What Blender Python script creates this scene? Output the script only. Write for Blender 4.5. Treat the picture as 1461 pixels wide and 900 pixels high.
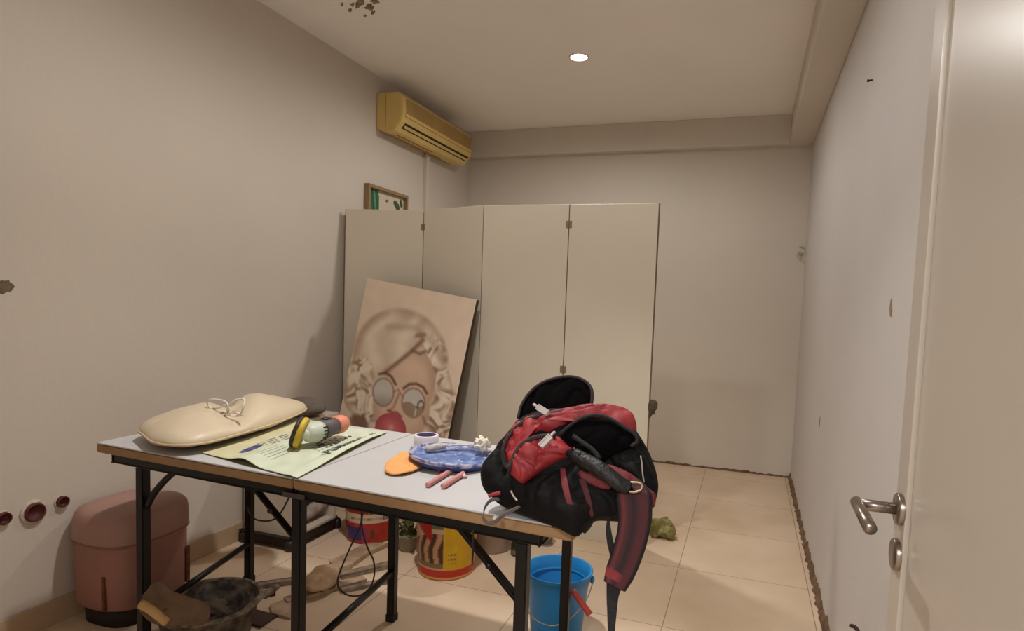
import bpy, bmesh, math, random
import numpy as np
from mathutils import Vector, Matrix, noise
random.seed(7)
for o in list(bpy.data.objects): bpy.data.objects.remove(o)
SC = bpy.context.scene; COL = SC.collection

# ---------------------------------------------------------------- camera
FPX, PCX, PCY = 867.4671, 783.195, 491.368
YAW, PIT, ROL = 0.3166, 0.0696, 0.0386
CAM = Vector((0, 0, 1.3))
cy, sy, cp, sp = math.cos(YAW), math.sin(YAW), math.cos(PIT), math.sin(PIT)
FW = Vector((-sy*cp, cy*cp, -sp)); R0 = Vector((cy, sy, 0)); U0 = R0.cross(FW)
RT = R0*math.cos(ROL)+U0*math.sin(ROL); UP = -R0*math.sin(ROL)+U0*math.cos(ROL)
cd = bpy.data.cameras.new('camera'); co = bpy.data.objects.new('camera', cd); COL.objects.link(co)
co.matrix_world = Matrix(((RT.x, UP.x, -FW.x, CAM.x), (RT.y, UP.y, -FW.y, CAM.y), (RT.z, UP.z, -FW.z, CAM.z), (0, 0, 0, 1)))
cd.sensor_width = 36; cd.lens = FPX/1461*36; cd.clip_start = .02
cd.shift_x = (730.5-PCX)/1461; cd.shift_y = (PCY-450)/1461
SC.camera = co
# ---------------------------------------------------------------- light
SC.view_settings.view_transform = 'Standard'; SC.view_settings.look = 'None'
SC.view_settings.exposure = 0.20; SC.view_settings.gamma = 1
try: SC.view_settings.use_curve_mapping = False
except Exception: pass
W = bpy.data.worlds.new('world'); SC.world = W; W.use_nodes = True
W.node_tree.nodes['Background'].inputs[0].default_value = (1.0, .94, .88, 1)
W.node_tree.nodes['Background'].inputs[1].default_value = 0.9
LAMPS = [(-1.06, 3.60, 38, 32), (-1.0, 1.70, 34, 80)]      # x, y, watts of the wide glow, watts of the narrow beam
HALL = (-.5, -1.3, 2.55, 45)                                 # hallway ceiling lamp behind the doorway

# ---------------------------------------------------------------- helpers
def ray(x, y): return FW+RT*((x-PCX)/FPX)-UP*((y-PCY)/FPX)
def onz(x, y, h=0.): d = ray(x, y); return CAM+d*((h-CAM.z)/d.z)
def onx(x, y, X): d = ray(x, y); return CAM+d*(X/d.x)
def ony(x, y, Y): d = ray(x, y); return CAM+d*(Y/d.y)
def lin(c):
    return tuple(((v/255)/12.92 if v/255 <= .04045 else ((v/255+.055)/1.055)**2.4) for v in c)
def V(*a): return Vector(a)

def mat(name, c, rough=.6, metal=0, var=.0, vscale=8, bump=0, bscale=60, attr=False, c2=None, spec=.5, trans=0, coat=0, sheen=0):
    m = bpy.data.materials.new(name); m.use_nodes = True
    nt = m.node_tree; b = nt.nodes['Principled BSDF']
    b.inputs['Roughness'].default_value = rough; b.inputs['Metallic'].default_value = metal
    b.inputs['Specular IOR Level'].default_value = spec
    b.inputs['Transmission Weight'].default_value = trans
    b.inputs['Coat Weight'].default_value = coat
    b.inputs['Sheen Weight'].default_value = sheen
    c = (*lin(c), 1); src = None
    tc = nt.nodes.new('ShaderNodeTexCoord')
    if attr:
        a = nt.nodes.new('ShaderNodeAttribute'); a.attribute_name = 'Col'; src = a.outputs['Color']
    else: b.inputs['Base Color'].default_value = c
    if var > 0 or c2:
        n = nt.nodes.new('ShaderNodeTexNoise'); n.inputs['Scale'].default_value = vscale; n.inputs['Detail'].default_value = 6
        nt.links.new(tc.outputs['Object'], n.inputs['Vector'])
        cr = nt.nodes.new('ShaderNodeValToRGB'); cr.color_ramp.elements[0].position = .35; cr.color_ramp.elements[1].position = .65
        nt.links.new(n.outputs['Fac'], cr.inputs['Fac'])
        if c2:
            cr.color_ramp.elements[0].color = c; cr.color_ramp.elements[1].color = (*lin(c2), 1)
            nt.links.new(cr.outputs['Color'], b.inputs['Base Color'])
        else:
            cr.color_ramp.elements[0].color = (1-var, 1-var, 1-var, 1); cr.color_ramp.elements[1].color = (1, 1, 1, 1)
            mx = nt.nodes.new('ShaderNodeMix'); mx.data_type = 'RGBA'; mx.blend_type = 'MULTIPLY'; mx.inputs[0].default_value = 1
            if src: nt.links.new(src, mx.inputs[6])
            else: mx.inputs[6].default_value = c
            nt.links.new(cr.outputs['Color'], mx.inputs[7]); nt.links.new(mx.outputs[2], b.inputs['Base Color'])
    elif src: nt.links.new(src, b.inputs['Base Color'])
    if bump:
        n2 = nt.nodes.new('ShaderNodeTexNoise'); n2.inputs['Scale'].default_value = bscale; n2.inputs['Detail'].default_value = 5
        nt.links.new(tc.outputs['Object'], n2.inputs['Vector'])
        bp = nt.nodes.new('ShaderNodeBump'); bp.inputs['Strength'].default_value = bump; bp.inputs['Distance'].default_value = .01
        nt.links.new(n2.outputs['Fac'], bp.inputs['Height']); nt.links.new(bp.outputs['Normal'], b.inputs['Normal'])
    return m

def link(name, me, m, parent=None, smooth=False):
    o = bpy.data.objects.new(name, me); COL.objects.link(o)
    if m: me.materials.append(m)
    if smooth:
        for p in me.polygons: p.use_smooth = True
    if parent: o.parent = parent; o.matrix_parent_inverse = Matrix.Translation(-parent.location)
    return o
def pymesh(name, vs, fs, m, parent=None, smooth=False, cols=None):
    me = bpy.data.meshes.new(name); me.from_pydata([tuple(v) for v in vs], [], fs); me.validate()
    if cols is not None:
        a = me.color_attributes.new('Col', 'FLOAT_COLOR', 'POINT')
        a.data.foreach_set('color', np.array([(*c, 1) for c in cols], dtype=np.float32).ravel())
    return link(name, me, m, parent, smooth)
def bmobj(name, bm, m, parent=None, smooth=False):
    bmesh.ops.recalc_face_normals(bm, faces=bm.faces)
    me = bpy.data.meshes.new(name); bm.to_mesh(me); bm.free(); return link(name, me, m, parent, smooth)
def tag(o, label, cat, group=None, kind=None):
    if label: o['label'] = label
    if cat: o['category'] = cat
    if group: o['group'] = group
    if kind: o['kind'] = kind
    return o
def struct(o): o['kind'] = 'structure'; return o
def empty(name, loc, label, cat, group=None):
    o = bpy.data.objects.new(name, None); COL.objects.link(o); o.location = loc; o.empty_display_size = .05
    return tag(o, label, cat, group)

def abox(bm, a, b, bev=0):
    """box between corners a and b"""
    a, b = Vector(a), Vector(b); r = bmesh.ops.create_cube(bm, size=1)
    c = (a+b)/2; s = b-a
    for v in r['verts']: v.co = Vector((v.co.x*abs(s.x), v.co.y*abs(s.y), v.co.z*abs(s.z)))+c
    if bev:
        es = list({e for v in r['verts'] for e in v.link_edges})
        bmesh.ops.bevel(bm, geom=es, offset=bev, segments=2, affect='EDGES', profile=.7)
def box(name, a, b, m, parent=None, bev=0, smooth=False):
    bm = bmesh.new(); abox(bm, a, b, bev); return bmobj(name, bm, m, parent, smooth)
def abar(bm, p, q, w, h, upv=Vector((0, 0, 1)), bev=.003):
    """rectangular bar from p to q"""
    p, q = Vector(p), Vector(q); d = (q-p); L = d.length; d.normalize()
    s = d.cross(upv)
    if s.length < 1e-3: s = d.cross(Vector((0, 1, 0)))
    s.normalize(); u = s.cross(d)
    r = bmesh.ops.create_cube(bm, size=1)
    for v in r['verts']:
        c = v.co.copy(); v.co = (p+q)/2+d*(c.x*L)+s*(c.y*w)+u*(c.z*h)
    if bev:
        es = list({e for v in r['verts'] for e in v.link_edges})
        bmesh.ops.bevel(bm, geom=es, offset=bev, segments=2, affect='EDGES')
def bar(name, p, q, w, h, m, parent=None, upv=Vector((0, 0, 1)), bev=.003):
    bm = bmesh.new(); abar(bm, p, q, w, h, upv, bev); return bmobj(name, bm, m, parent)
def catmull(pts, n, closed=False):
    P = [Vector(p) for p in pts]; N = len(P); out = []
    segs = N if closed else N-1
    for i in range(segs):
        p1, p2 = P[i], P[(i+1) % N]
        p0 = P[(i-1) % N] if (closed or i > 0) else p1*2-p2
        p3 = P[(i+2) % N] if (closed or i+2 < N) else p2*2-p1
        for k in range(n):
            t = k/n
            out.append(.5*((2*p1)+(p2-p0)*t+(2*p0-5*p1+4*p2-p3)*t*t+(3*p1-p0-3*p2+p3)*t**3))
    if not closed: out.append(P[-1].copy())
    return out
def atube(bm, pts, r, seg=8, smooth_n=6, closed=False, flat=1.0, cap=True):
    pts = catmull(pts, smooth_n, closed) if smooth_n else [Vector(p) for p in pts]
    n = len(pts); rings = []
    prev = None
    for i, p in enumerate(pts):
        if closed: t = pts[(i+1) % n]-pts[i-1]
        else: t = pts[min(i+1, n-1)]-pts[max(i-1, 0)]
        t.normalize()
        if prev is None:
            s = t.cross(Vector((0, 0, 1)))
            if s.length < .1: s = t.cross(Vector((0, 1, 0)))
        else: s = prev-t*prev.dot(t)
        s.normalize(); prev = s.copy(); u = s.cross(t)
        rr = r(i/(n-1)) if callable(r) else r
        rings.append([bm.verts.new(p+(s*math.cos(2*math.pi*k/seg)+u*math.sin(2*math.pi*k/seg)*flat)*rr) for k in range(seg)])
    m = n if closed else n-1
    for i in range(m):
        a, b = rings[i], rings[(i+1) % n]
        for k in range(seg): bm.faces.new((a[k], a[(k+1) % seg], b[(k+1) % seg], b[k]))
    if not closed and cap:
        bm.faces.new(rings[0][::-1]); bm.faces.new(rings[-1])
def tube(name, pts, r, m, parent=None, seg=8, smooth_n=6, closed=False, flat=1.0):
    bm = bmesh.new(); atube(bm, pts, r, seg, smooth_n, closed, flat); return bmobj(name, bm, m, parent, True)
def ribbon(name, pts, widths, thick, side, m, parent=None, n=6, colf=None, cs=10):
    """strap with rounded edges: centre line pts, full widths, side = width direction (vector or list)"""
    P = catmull(pts, n); N = len(P); ws = [float(x) for x in np.interp(np.linspace(0, 1, N), np.linspace(0, 1, len(widths)), widths)]
    vs, fs, cols = [], [], []
    prof = []
    for k in range(cs*2):
        a = 2*math.pi*k/(cs*2); c, s = math.cos(a), math.sin(a)
        prof.append((math.copysign(abs(c)**.6, c), math.copysign(abs(s)**.5, s)))
    for i, p in enumerate(P):
        t = (P[min(i+1, N-1)]-P[max(i-1, 0)]).normalized()
        sv = side if isinstance(side, Vector) else catmull(side, n)[i]
        s = (sv-t*sv.dot(t)).normalized(); u = s.cross(t)
        for a, b in prof:
            vs.append(p+s*(a*ws[i]/2)+u*(b*thick/2))
            if colf: cols.append(colf(a, i/(N-1)))
    K = len(prof)
    for i in range(N-1):
        for k in range(K): fs.append((i*K+k, i*K+(k+1) % K, (i+1)*K+(k+1) % K, (i+1)*K+k))
    fs.append(tuple(range(K))[::-1]); fs.append(tuple((N-1)*K+k for k in range(K)))
    return pymesh(name, vs, fs, m, parent, True, cols if colf else None)
def lathe(name, prof, c, m, parent=None, seg=48, colf=None, smooth=True, tilt=None, caps=True):
    """prof: list of (r, z); colf(angle, r, z, index)"""
    vs, fs, cols = [], [], []
    c = Vector(c)
    for i, (r, z) in enumerate(prof):
        for k in range(seg):
            a = 2*math.pi*k/seg; v = Vector((r*math.cos(a), r*math.sin(a), z))
            if tilt: v = tilt @ v
            vs.append(c+v)
            if colf: cols.append(colf(a, r, z, i))
    n = len(prof)
    for i in range(n-1):
        for k in range(seg): fs.append((i*seg+k, i*seg+(k+1) % seg, (i+1)*seg+(k+1) % seg, (i+1)*seg+k))
    if caps and prof[0][0] > 0: fs.append(tuple(range(seg))[::-1])
    if caps and prof[-1][0] > 0: fs.append(tuple((n-1)*seg+k for k in range(seg)))
    return pymesh(name, vs, fs, m, parent, smooth, cols if colf else None)
def lathe_open(name, prof, *a, **k):
    prof = [(max(r, 1e-4), z) for r, z in prof]
    return lathe(name, prof, *a, caps=False, **k)
def puff(name, outline, nrm, tf, tb, m, parent=None, n=5, rings=9, wob=.0, wsc=8, pw=.5, clamp=None, centre=None, fold=0., fsc=11.):
    """cushion-like solid: closed outline swelling tf towards nrm and tb away from it"""
    O = catmull(outline, n, True); N = len(O); nrm = Vector(nrm).normalized()
    c = Vector(centre) if centre else sum(O, Vector())/N
    vs = [None]; fs = []
    def put(sgn, t):
        idx = []
        for r in range(1, rings):
            s = r/rings; s = math.sin(s*math.pi/2)
            h = t*(1-s*s)**pw; row = []
            for p in O:
                q = c+(p-c)*s+nrm*(sgn*h)
                row.append(len(vs)); vs.append(q)
            idx.append(row)
        ci = len(vs); vs.append(c+nrm*(sgn*t)); return idx, ci
    vs = []
    edge = list(range(N)); vs += [p.copy() for p in O]
    for sgn, t in ((1, tf), (-1, tb)):
        idx, ci = put(sgn, t); rows = idx+[edge]
        for k in range(N):
            k2 = (k+1) % N
            f = (ci, rows[0][k], rows[0][k2]); fs.append(f if sgn > 0 else f[::-1])
            for a, b in zip(rows[:-1], rows[1:]):
                f = (a[k], b[k], b[k2], a[k2]); fs.append(f if sgn > 0 else f[::-1])
    if wob:
        for i, v in enumerate(vs):
            d = noise.noise(v*wsc)*wob+noise.noise(v*wsc*2.7+Vector((5, 1, 2)))*wob*.4
            vs[i] = v+nrm*d+Vector((noise.noise(v*wsc+Vector((9, 9, 9))), 0, noise.noise(v*wsc+Vector((3, 7, 1)))))*wob*.4
    if fold:
        for i, v in enumerate(vs):
            q = Vector((v.x*fsc, v.y*fsc, v.z*fsc*.7)); q += Vector((noise.noise(q*.5), noise.noise(q*.5+Vector((4, 4, 4))), 0))*1.2
            a = 1-min(1, abs(noise.noise(q))*3.2); b2 = 1-min(1, abs(noise.noise(q*1.9+Vector((7, 3, 1))))*3)
            vs[i] = v-nrm*(fold*(a*a+.5*b2*b2))
    if clamp:
        vs = [clamp(v) for v in vs]
    bm = bmesh.new(); bv = [bm.verts.new(v) for v in vs]
    for f in fs:
        try: bm.faces.new([bv[i] for i in f])
        except Exception: pass
    return bmobj(name, bm, m, parent, True)
def blob(name, c, r, m, parent=None, wob=.2, wsc=1.5, sub=3, seed=0, flatz=None):
    bm = bmesh.new(); bmesh.ops.create_icosphere(bm, subdivisions=sub, radius=1)
    for v in bm.verts:
        d = 1+wob*noise.noise(v.co*wsc+Vector((seed, 2, 3)))+wob*.5*noise.noise(v.co*wsc*3+Vector((1, seed, 3)))
        q = Vector((v.co.x*r[0]*d, v.co.y*r[1]*d, v.co.z*r[2]*d)); v.co = q+Vector(c)
        if flatz is not None and v.co.z < flatz: v.co.z = flatz
    return bmobj(name, bm, m, parent, True)
def painted(name, o, ux, uy, nu, nv, paint, m, parent=None, disp=None):
    """painted rectangle: corner o, edge vectors ux, uy; paint(u, v) -> linear rgb"""
    vs, fs, cols = [], [], []
    nrm = Vector(ux).cross(Vector(uy)).normalized()
    for j in range(nv+1):
        for i in range(nu+1):
            u, v = i/nu, j/nv; p = Vector(o)+Vector(ux)*u+Vector(uy)*v
            if disp: p += disp(u, v)
            vs.append(p); cols.append(paint(u, v))
    for j in range(nv):
        for i in range(nu):
            a = j*(nu+1)+i; fs.append((a, a+1, a+nu+2, a+nu+1))
    return pymesh(name, vs, fs, m, parent, bool(disp), cols)
def flat_poly(name, pts, thick, m, parent=None):
    """prism of a planar outline, thickness along z"""
    bm = bmesh.new(); vs = [bm.verts.new(p) for p in pts]; f = bm.faces.new(vs)
    r = bmesh.ops.extrude_face_region(bm, geom=[f]); 
    for v in r['geom']:
        if isinstance(v, bmesh.types.BMVert): v.co.z += thick
    return bmobj(name, bm, m, parent)

# ---------------------------------------------------------------- room materials
XL, XR, YB, YF, ZC = -2.464, .375, 5.053, .22, 2.77
ZB = 2.55
def wall_mat(name, c, stains=()):
    m = mat(name, c, .75, var=.05, vscale=1.3, bump=.12, bscale=35, spec=.25)
    return m
M_wallL = wall_mat('plaster_left', (208, 197, 184))
M_wallB = wall_mat('plaster_back', (214, 204, 191))
M_wallR = wall_mat('plaster_right', (204, 198, 193))
M_ceil = wall_mat('plaster_ceiling', (250, 245, 239))
# floor tiles
def floor_mat():
    m = bpy.data.materials.new('floor_tiles'); m.use_nodes = True; nt = m.node_tree; b = nt.nodes['Principled BSDF']
    tc = nt.nodes.new('ShaderNodeTexCoord'); mp = nt.nodes.new('ShaderNodeMapping')
    nt.links.new(tc.outputs['Object'], mp.inputs['Vector'])
    mp.inputs['Location'].default_value = (.265, -.03, 0)
    br = nt.nodes.new('ShaderNodeTexBrick'); br.offset = 0; br.inputs['Scale'].default_value = 1
    br.inputs['Brick Width'].default_value = .6; br.inputs['Row Height'].default_value = .6
    br.inputs['Mortar Size'].default_value = .0022; br.inputs['Mortar Smooth'].default_value = .2
    br.inputs['Color1'].default_value = (*lin((228, 204, 178)), 1); br.inputs['Color2'].default_value = (*lin((223, 199, 172)), 1)
    br.inputs['Mortar'].default_value = (*lin((168, 140, 112)), 1)
    nt.links.new(mp.outputs['Vector'], br.inputs['Vector'])
    n = nt.nodes.new('ShaderNodeTexNoise'); n.inputs['Scale'].default_value = 2.2; n.inputs['Detail'].default_value = 8
    nt.links.new(tc.outputs['Object'], n.inputs['Vector'])
    cr = nt.nodes.new('ShaderNodeValToRGB'); cr.color_ramp.elements[0].position = .3; cr.color_ramp.elements[1].position = .65
    cr.color_ramp.elements[0].color = (.82, .78, .72, 1); cr.color_ramp.elements[1].color = (1, 1, 1, 1)
    nt.links.new(n.outputs['Fac'], cr.inputs['Fac'])
    mx = nt.nodes.new('ShaderNodeMix'); mx.data_type = 'RGBA'; mx.blend_type = 'MULTIPLY'; mx.inputs[0].default_value = 1
    nt.links.new(br.outputs['Color'], mx.inputs[6]); nt.links.new(cr.outputs['Color'], mx.inputs[7])
    nt.links.new(mx.outputs[2], b.inputs['Base Color'])
    n2 = nt.nodes.new('ShaderNodeTexNoise'); n2.inputs['Scale'].default_value = 9
    mr = nt.nodes.new('ShaderNodeMapRange'); mr.inputs[3].default_value = .3; mr.inputs[4].default_value = .55
    nt.links.new(n2.outputs['Fac'], mr.inputs[0]); nt.links.new(mr.outputs[0], b.inputs['Roughness'])
    b.inputs['Specular IOR Level'].default_value = .35
    return m
M_floor = floor_mat()
M_base = mat('skirting_tile', (196, 168, 138), .45, var=.12, vscale=5)
M_rubble = mat('bare_mortar', (92, 70, 50), .95, c2=(128, 100, 74), vscale=25, bump=.8, bscale=60)

# ---------------------------------------------------------------- room shell
struct(box('floor', (XL-.1, -2.5, -.1), (XR+.1, YB+.1, 0), M_floor))
struct(box('wall_left', (XL-.1, YF-.15, 0), (XL, YB+.1, ZC+.1), M_wallL))
struct(box('wall_right', (XR, YF-.15, 0), (XR+.1, YB+.1, ZC+.1), M_wallR))
struct(box('wall_back', (XL, YB, 0), (XR, YB+.1, ZC+.1), M_wallB))
struct(box('ceiling', (XL, YF-.15, ZC), (XR, YB, ZC+.1), M_ceil))
# front wall with the doorway the camera stands in
bm = bmesh.new()
abox(bm, (XL, YF-.15, 0), (-.66, YF, ZC)); abox(bm, (-.66, YF-.15, 2.12), (XR, YF, ZC))
struct(bmobj('wall_front', bm, M_wallR))
# dropped beam along the back wall and along the right wall
struct(box('trim_1', (XL, YB-.085, ZB), (XR-.16, YB, ZC), M_wallB, bev=.006))
struct(box('trim_2', (XR-.162, YF, ZB), (XR, YB, ZC), M_wallB, bev=.006))
# skirting
struct(box('baseboard_left', (XL, YF, 0), (XL+.012, YB, .095), M_base, bev=.003))
def jag(name, along, fixed, a, b, h, dep, nrm):
    """ragged strip of bare mortar where the skirting was taken off"""
    vs, fs = [], []; n = int((b-a)/.012)
    for i in range(n+1):
        t = a+(b-a)*i/n
        hh = h*(.65+.5*noise.noise(Vector((t*9, 1.3, 0)))+.45*noise.noise(Vector((t*37, 4.3, 0))))
        d = dep*(.8+.5*noise.noise(Vector((t*22, 8, 0))))
        for (dd, z) in ((d*1.1, 0.0005), (d*.8, hh*.5), (0.0, hh)):
            p = [0, 0, z]; p[along] = t; p[1-along] = fixed+nrm*dd; vs.append(tuple(p))
    for i in range(n):
        for k in range(2): fs.append((i*3+k, i*3+k+1, i*3+4+k, i*3+3+k))
    return pymesh(name, vs, fs, M_rubble)
struct(jag('baseboard_right', 1, XR, YF, YB, .055, .022, -1))
struct(jag('baseboard_back', 0, YB, -1.3, XR, .022, .012, -1))

# peeled patches on the ceiling and scars on the walls
M_scar = mat('peeled_plaster', (120, 92, 70), .9, c2=(160, 135, 112), vscale=40, bump=.6, bscale=80)
def patch(name, c, axis, r1, r2, m, seed, label, cat, n=26, dep=.004, group=None, irr=.6):
    """thin ragged chip lying on a wall or ceiling; axis = outward normal"""
    axis = Vector(axis); a = axis.orthogonal().normalized(); b = axis.cross(a)
    if abs(axis.z) < .5: a = Vector((0, 0, 1)); b = axis.cross(a)
    bm = bmesh.new(); c = Vector(c); top, bot = [], []
    for k in range(n):
        t = 2*math.pi*k/n; d = 1+irr*noise.noise(Vector((math.cos(t)*1.5+seed, math.sin(t)*1.5, seed)))+irr*.6*noise.noise(Vector((math.cos(t)*5+seed, math.sin(t)*5, seed)))
        p = c+(a*math.cos(t)*r2+b*math.sin(t)*r1)*d
        bot.append(bm.verts.new(p+axis*.0002)); top.append(bm.verts.new(c+(p-c)*.88+axis*dep))
    ct = bm.verts.new(c+axis*dep*.6)
    for k in range(n):
        k2 = (k+1) % n; bm.faces.new((bot[k], bot[k2], top[k2], top[k])); bm.faces.new((top[k], top[k2], ct))
    o = bmobj(name, bm, m)
    if label: tag(o, label, cat, group)
    return o
chips = [((513, 2), .06, .02), ((527, 10), .035, .022), ((535, 1), .03, .02), ((499, 14), .02, .008), ((532, 17), .025, .01), ((488, 6), .02, .006), ((521, 22), .012, .006), ((503, 6), .02, .008)]
root = empty('peeling_patch', onz(518, 8, ZC), 'brown peeling paint patch on the ceiling left of the downlight', 'damaged patch')
for i, (q, a, b) in enumerate(chips):
    o = patch('paint_flake', onz(q[0], q[1], ZC), (0, 0, -1), a, b, M_scar, i*3.1, None, None); o.parent = root; o.matrix_parent_inverse = Matrix.Translation(-root.location)
patch('plaster_hole', onx(5, 409, XL), (1, 0, 0), .03, .022, mat('hole_plaster', (120, 105, 85), .95, var=.3, vscale=60, bump=.5), 2.2, 'grey-brown broken plaster hole high on the left wall at the photo edge', 'wall hole')
M_dark = mat('dark_hole', (40, 18, 14), .9, var=.3, vscale=60)
M_rim = mat('plaster_rim', (205, 190, 172), .9, bump=.6, bscale=90)
for (px, py, r, lab) in ((3, 739, .022, 'dark red pipe end in the left wall, cut by the photo edge'), (47, 730, .034, 'largest dark pipe end with ragged white plaster ring, middle of three in left wall'), (87, 715, .021, 'small dark pipe end in the left wall just above the pink stool')):
    c = onx(px, py, XL)
    t = empty('wall_pipe', c, lab, 'pipe', 'cut pipe ends in the left wall')
    rot = Matrix.Rotation(math.pi/2, 3, 'Y')
    lathe_open('pipe_sleeve', [(r*1.0, 0), (r*1.0, .018), (r*.86, .02), (r*.8, .016), (r*.78, .002), (.0001, .002)], c, mat('pipe_red', (92, 36, 30), .6, var=.3, vscale=70), t, 24, tilt=rot)
    bm = bmesh.new(); sd = random.random()*20
    big = 1.0 if r > .03 else .55
    pts = [c+Vector((.003, math.cos(k*math.pi/10)*r*(1.1+.10*noise.noise(Vector((k*.7, sd, 0)))), math.sin(k*math.pi/10)*r*(1.1+.12*noise.noise(Vector((k*.9, sd, 3)))))) for k in range(20)]
    atube(bm, pts, r*.22*big, 8, 2, True)
    for v in bm.verts: v.co += Vector((1, 1, 1))*noise.noise(v.co*120)*.003*big
    bmobj('plaster_ring', bm, M_rim, t, True)
M_nail = mat('rusty_nail', (60, 42, 34), .6, .4, var=.3, vscale=80)
def nail(p, d, label):
    bm = bmesh.new(); atube(bm, [p, Vector(p)+Vector(d)], .003, 6, 0); bmesh.ops.create_icosphere(bm, subdivisions=1, radius=.006, matrix=Matrix.Translation(Vector(p)+Vector(d)))
    tag(bmobj('nail', bm, M_nail), label, 'nail')
nail(onx(1245, 114, XR), (-.014, .0, -.002), 'small dark nail sticking out high on the right wall')
patch('wall_scratch', onx(1272, 440, XR), (-1, 0, 0), .012, .022, M_scar, 5.5, 'brown scratch on the right wall near the door edge', 'scratch', dep=.003)
patch('wall_chip', onx(1170, 600, XR), (-1, 0, 0), .008, .022, M_scar, 8.5, 'tiny chip on the right wall above the bare skirting strip', 'scratch', dep=.002)
tube('wall_cable', [onx(1236, 925, XR), onx(1234, 908, XR)+V(-.012, 0, 0), onx(1231, 897, XR)+V(-.02, 0, .0), onx(1229, 893, XR)+V(-.03, -.01, .0)], .006, M_nail)
tag(bpy.data.objects['wall_cable'], 'short black cable end poking from the right wall near the door bottom', 'cable')
# curled wire outlet on the back wall
c = ony(1142, 362, YB)
t = empty('wire_outlet', c, 'curled pale wire end with a screw plate on the back wall by the corner', 'wire')
tube('wire', [c+V(-.012, -.004, .05), c+V(.018, -.03, .045), c+V(.028, -.035, .0), c+V(.0, -.035, -.045), c+V(-.025, -.03, -.02), c+V(-.012, -.02, .01)], .0035, mat('pale_wire', (170, 158, 145), .5), t)
lathe_open('wire_plate', [(.016, 0), (.016, .005), (.012, .007), (.0001, .007)], c, mat('plate', (190, 176, 162), .6), t, 20, tilt=Matrix.Rotation(math.pi/2, 3, 'X'))

# ---------------------------------------------------------------- downlights
M_emit = bpy.data.materials.new('lamp_glow'); M_emit.use_nodes = True
nt = M_emit.node_tree; nt.nodes.remove(nt.nodes['Principled BSDF']); em = nt.nodes.new('ShaderNodeEmission'); em.inputs[0].default_value = (1, .93, .84, 1); em.inputs[1].default_value = 12
nt.links.new(em.outputs[0], nt.nodes['Material Output'].inputs[0])
M_ring = mat('lamp_ring', (225, 218, 210), .35)
for i, (x, y, w, w2) in enumerate(LAMPS):
    t = empty('downlight', (x, y, ZC), 'round recessed downlight glowing white in the ceiling' if i == 0 else 'second round downlight in the ceiling above the work table', 'ceiling light')
    flip = Matrix.Rotation(math.pi, 3, 'X')
    lathe_open('trim_ring', [(.062, 0), (.062, .004), (.056, .007), (.05, .005), (.05, 0)], (x, y, ZC), M_ring, t, 40, tilt=flip)
    lathe_open('lens', [(.05, .0015), (.03, .0055), (.0001, .007)], (x, y, ZC), M_emit, t, 40, tilt=flip)
    for nm, ww, half, bl in (('downlight_glow', w, 89, .50), ('downlight_beam', w2, 52, 1.0)):
        l = bpy.data.lights.new(nm, 'SPOT'); l.energy = ww; l.color = (1, .975, .945); l.spot_size = math.radians(half*2); l.spot_blend = bl; l.shadow_soft_size = .05
        lo = bpy.data.objects.new(nm, l); COL.objects.link(lo); lo.location = (x, y, ZC-.03)
l = bpy.data.lights.new('hall_lamp', 'AREA'); l.energy = HALL[3]; l.color = (1, .975, .945); l.shape = 'DISK'; l.size = .4
lo = bpy.data.objects.new('hall_lamp', l); COL.objects.link(lo); lo.location = HALL[:3]
lo.rotation_euler = (math.radians(12), 0, 0)

# ---------------------------------------------------------------- door standing open along the right wall
M_door = mat('door_lacquer', (186, 176, 163), .28, var=.04, vscale=2, spec=.5)
M_steel = mat('brushed_steel', (150, 138, 128), .3, .9, var=.15, vscale=60)
d1 = struct(box('door_1', (.262, .34, .01), (.302, 1.155, 2.06), M_door, bev=.004))
box('door_stile', (.254, 1.085, .012), (.2625, 1.150, 2.058), M_door, d1, bev=.003)
hy, hz = 1.165-.055, 1.03
hc = onx(1266, 704, .255); hy = 1.108
rotx = Matrix.Rotation(-math.pi/2, 3, 'Y')
hz1 = onx(1266, 704, .25).z; hz2 = onx(1262, 765, .25).z
hd = bpy.data.objects.new('door_handle', None); COL.objects.link(hd); hd.location = (.254, hy, hz1); hd.parent = d1
hd['label'] = 'brushed steel lever handle'
def hpart(o): o.parent = hd; o.matrix_parent_inverse = Matrix.Translation(-hd.location)
o = lathe_open('rosette', [(.026, 0), (.026, .007), (.024, .009), (.0001, .009)], (.254, hy, hz1), M_steel, None, 36, tilt=rotx); hpart(o)
o = lathe_open('keyhole_rosette', [(.026, 0), (.026, .007), (.024, .009), (.0001, .009)], (.254, hy, hz2), M_steel, None, 36, tilt=rotx); hpart(o)
bm = bmesh.new(); atube(bm, [(.25, hy, hz1), (.19, hy, hz1)], .0095, 14, 0)
atube(bm, [(.1885, hy+.009, hz1+.0005), (.1885, hy-.04, hz1-.001), (.1885, hy-.115, hz1-.002)], .0098, 14, 0)
o = bmobj('lever', bm, M_steel, None, True); hpart(o)

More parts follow.
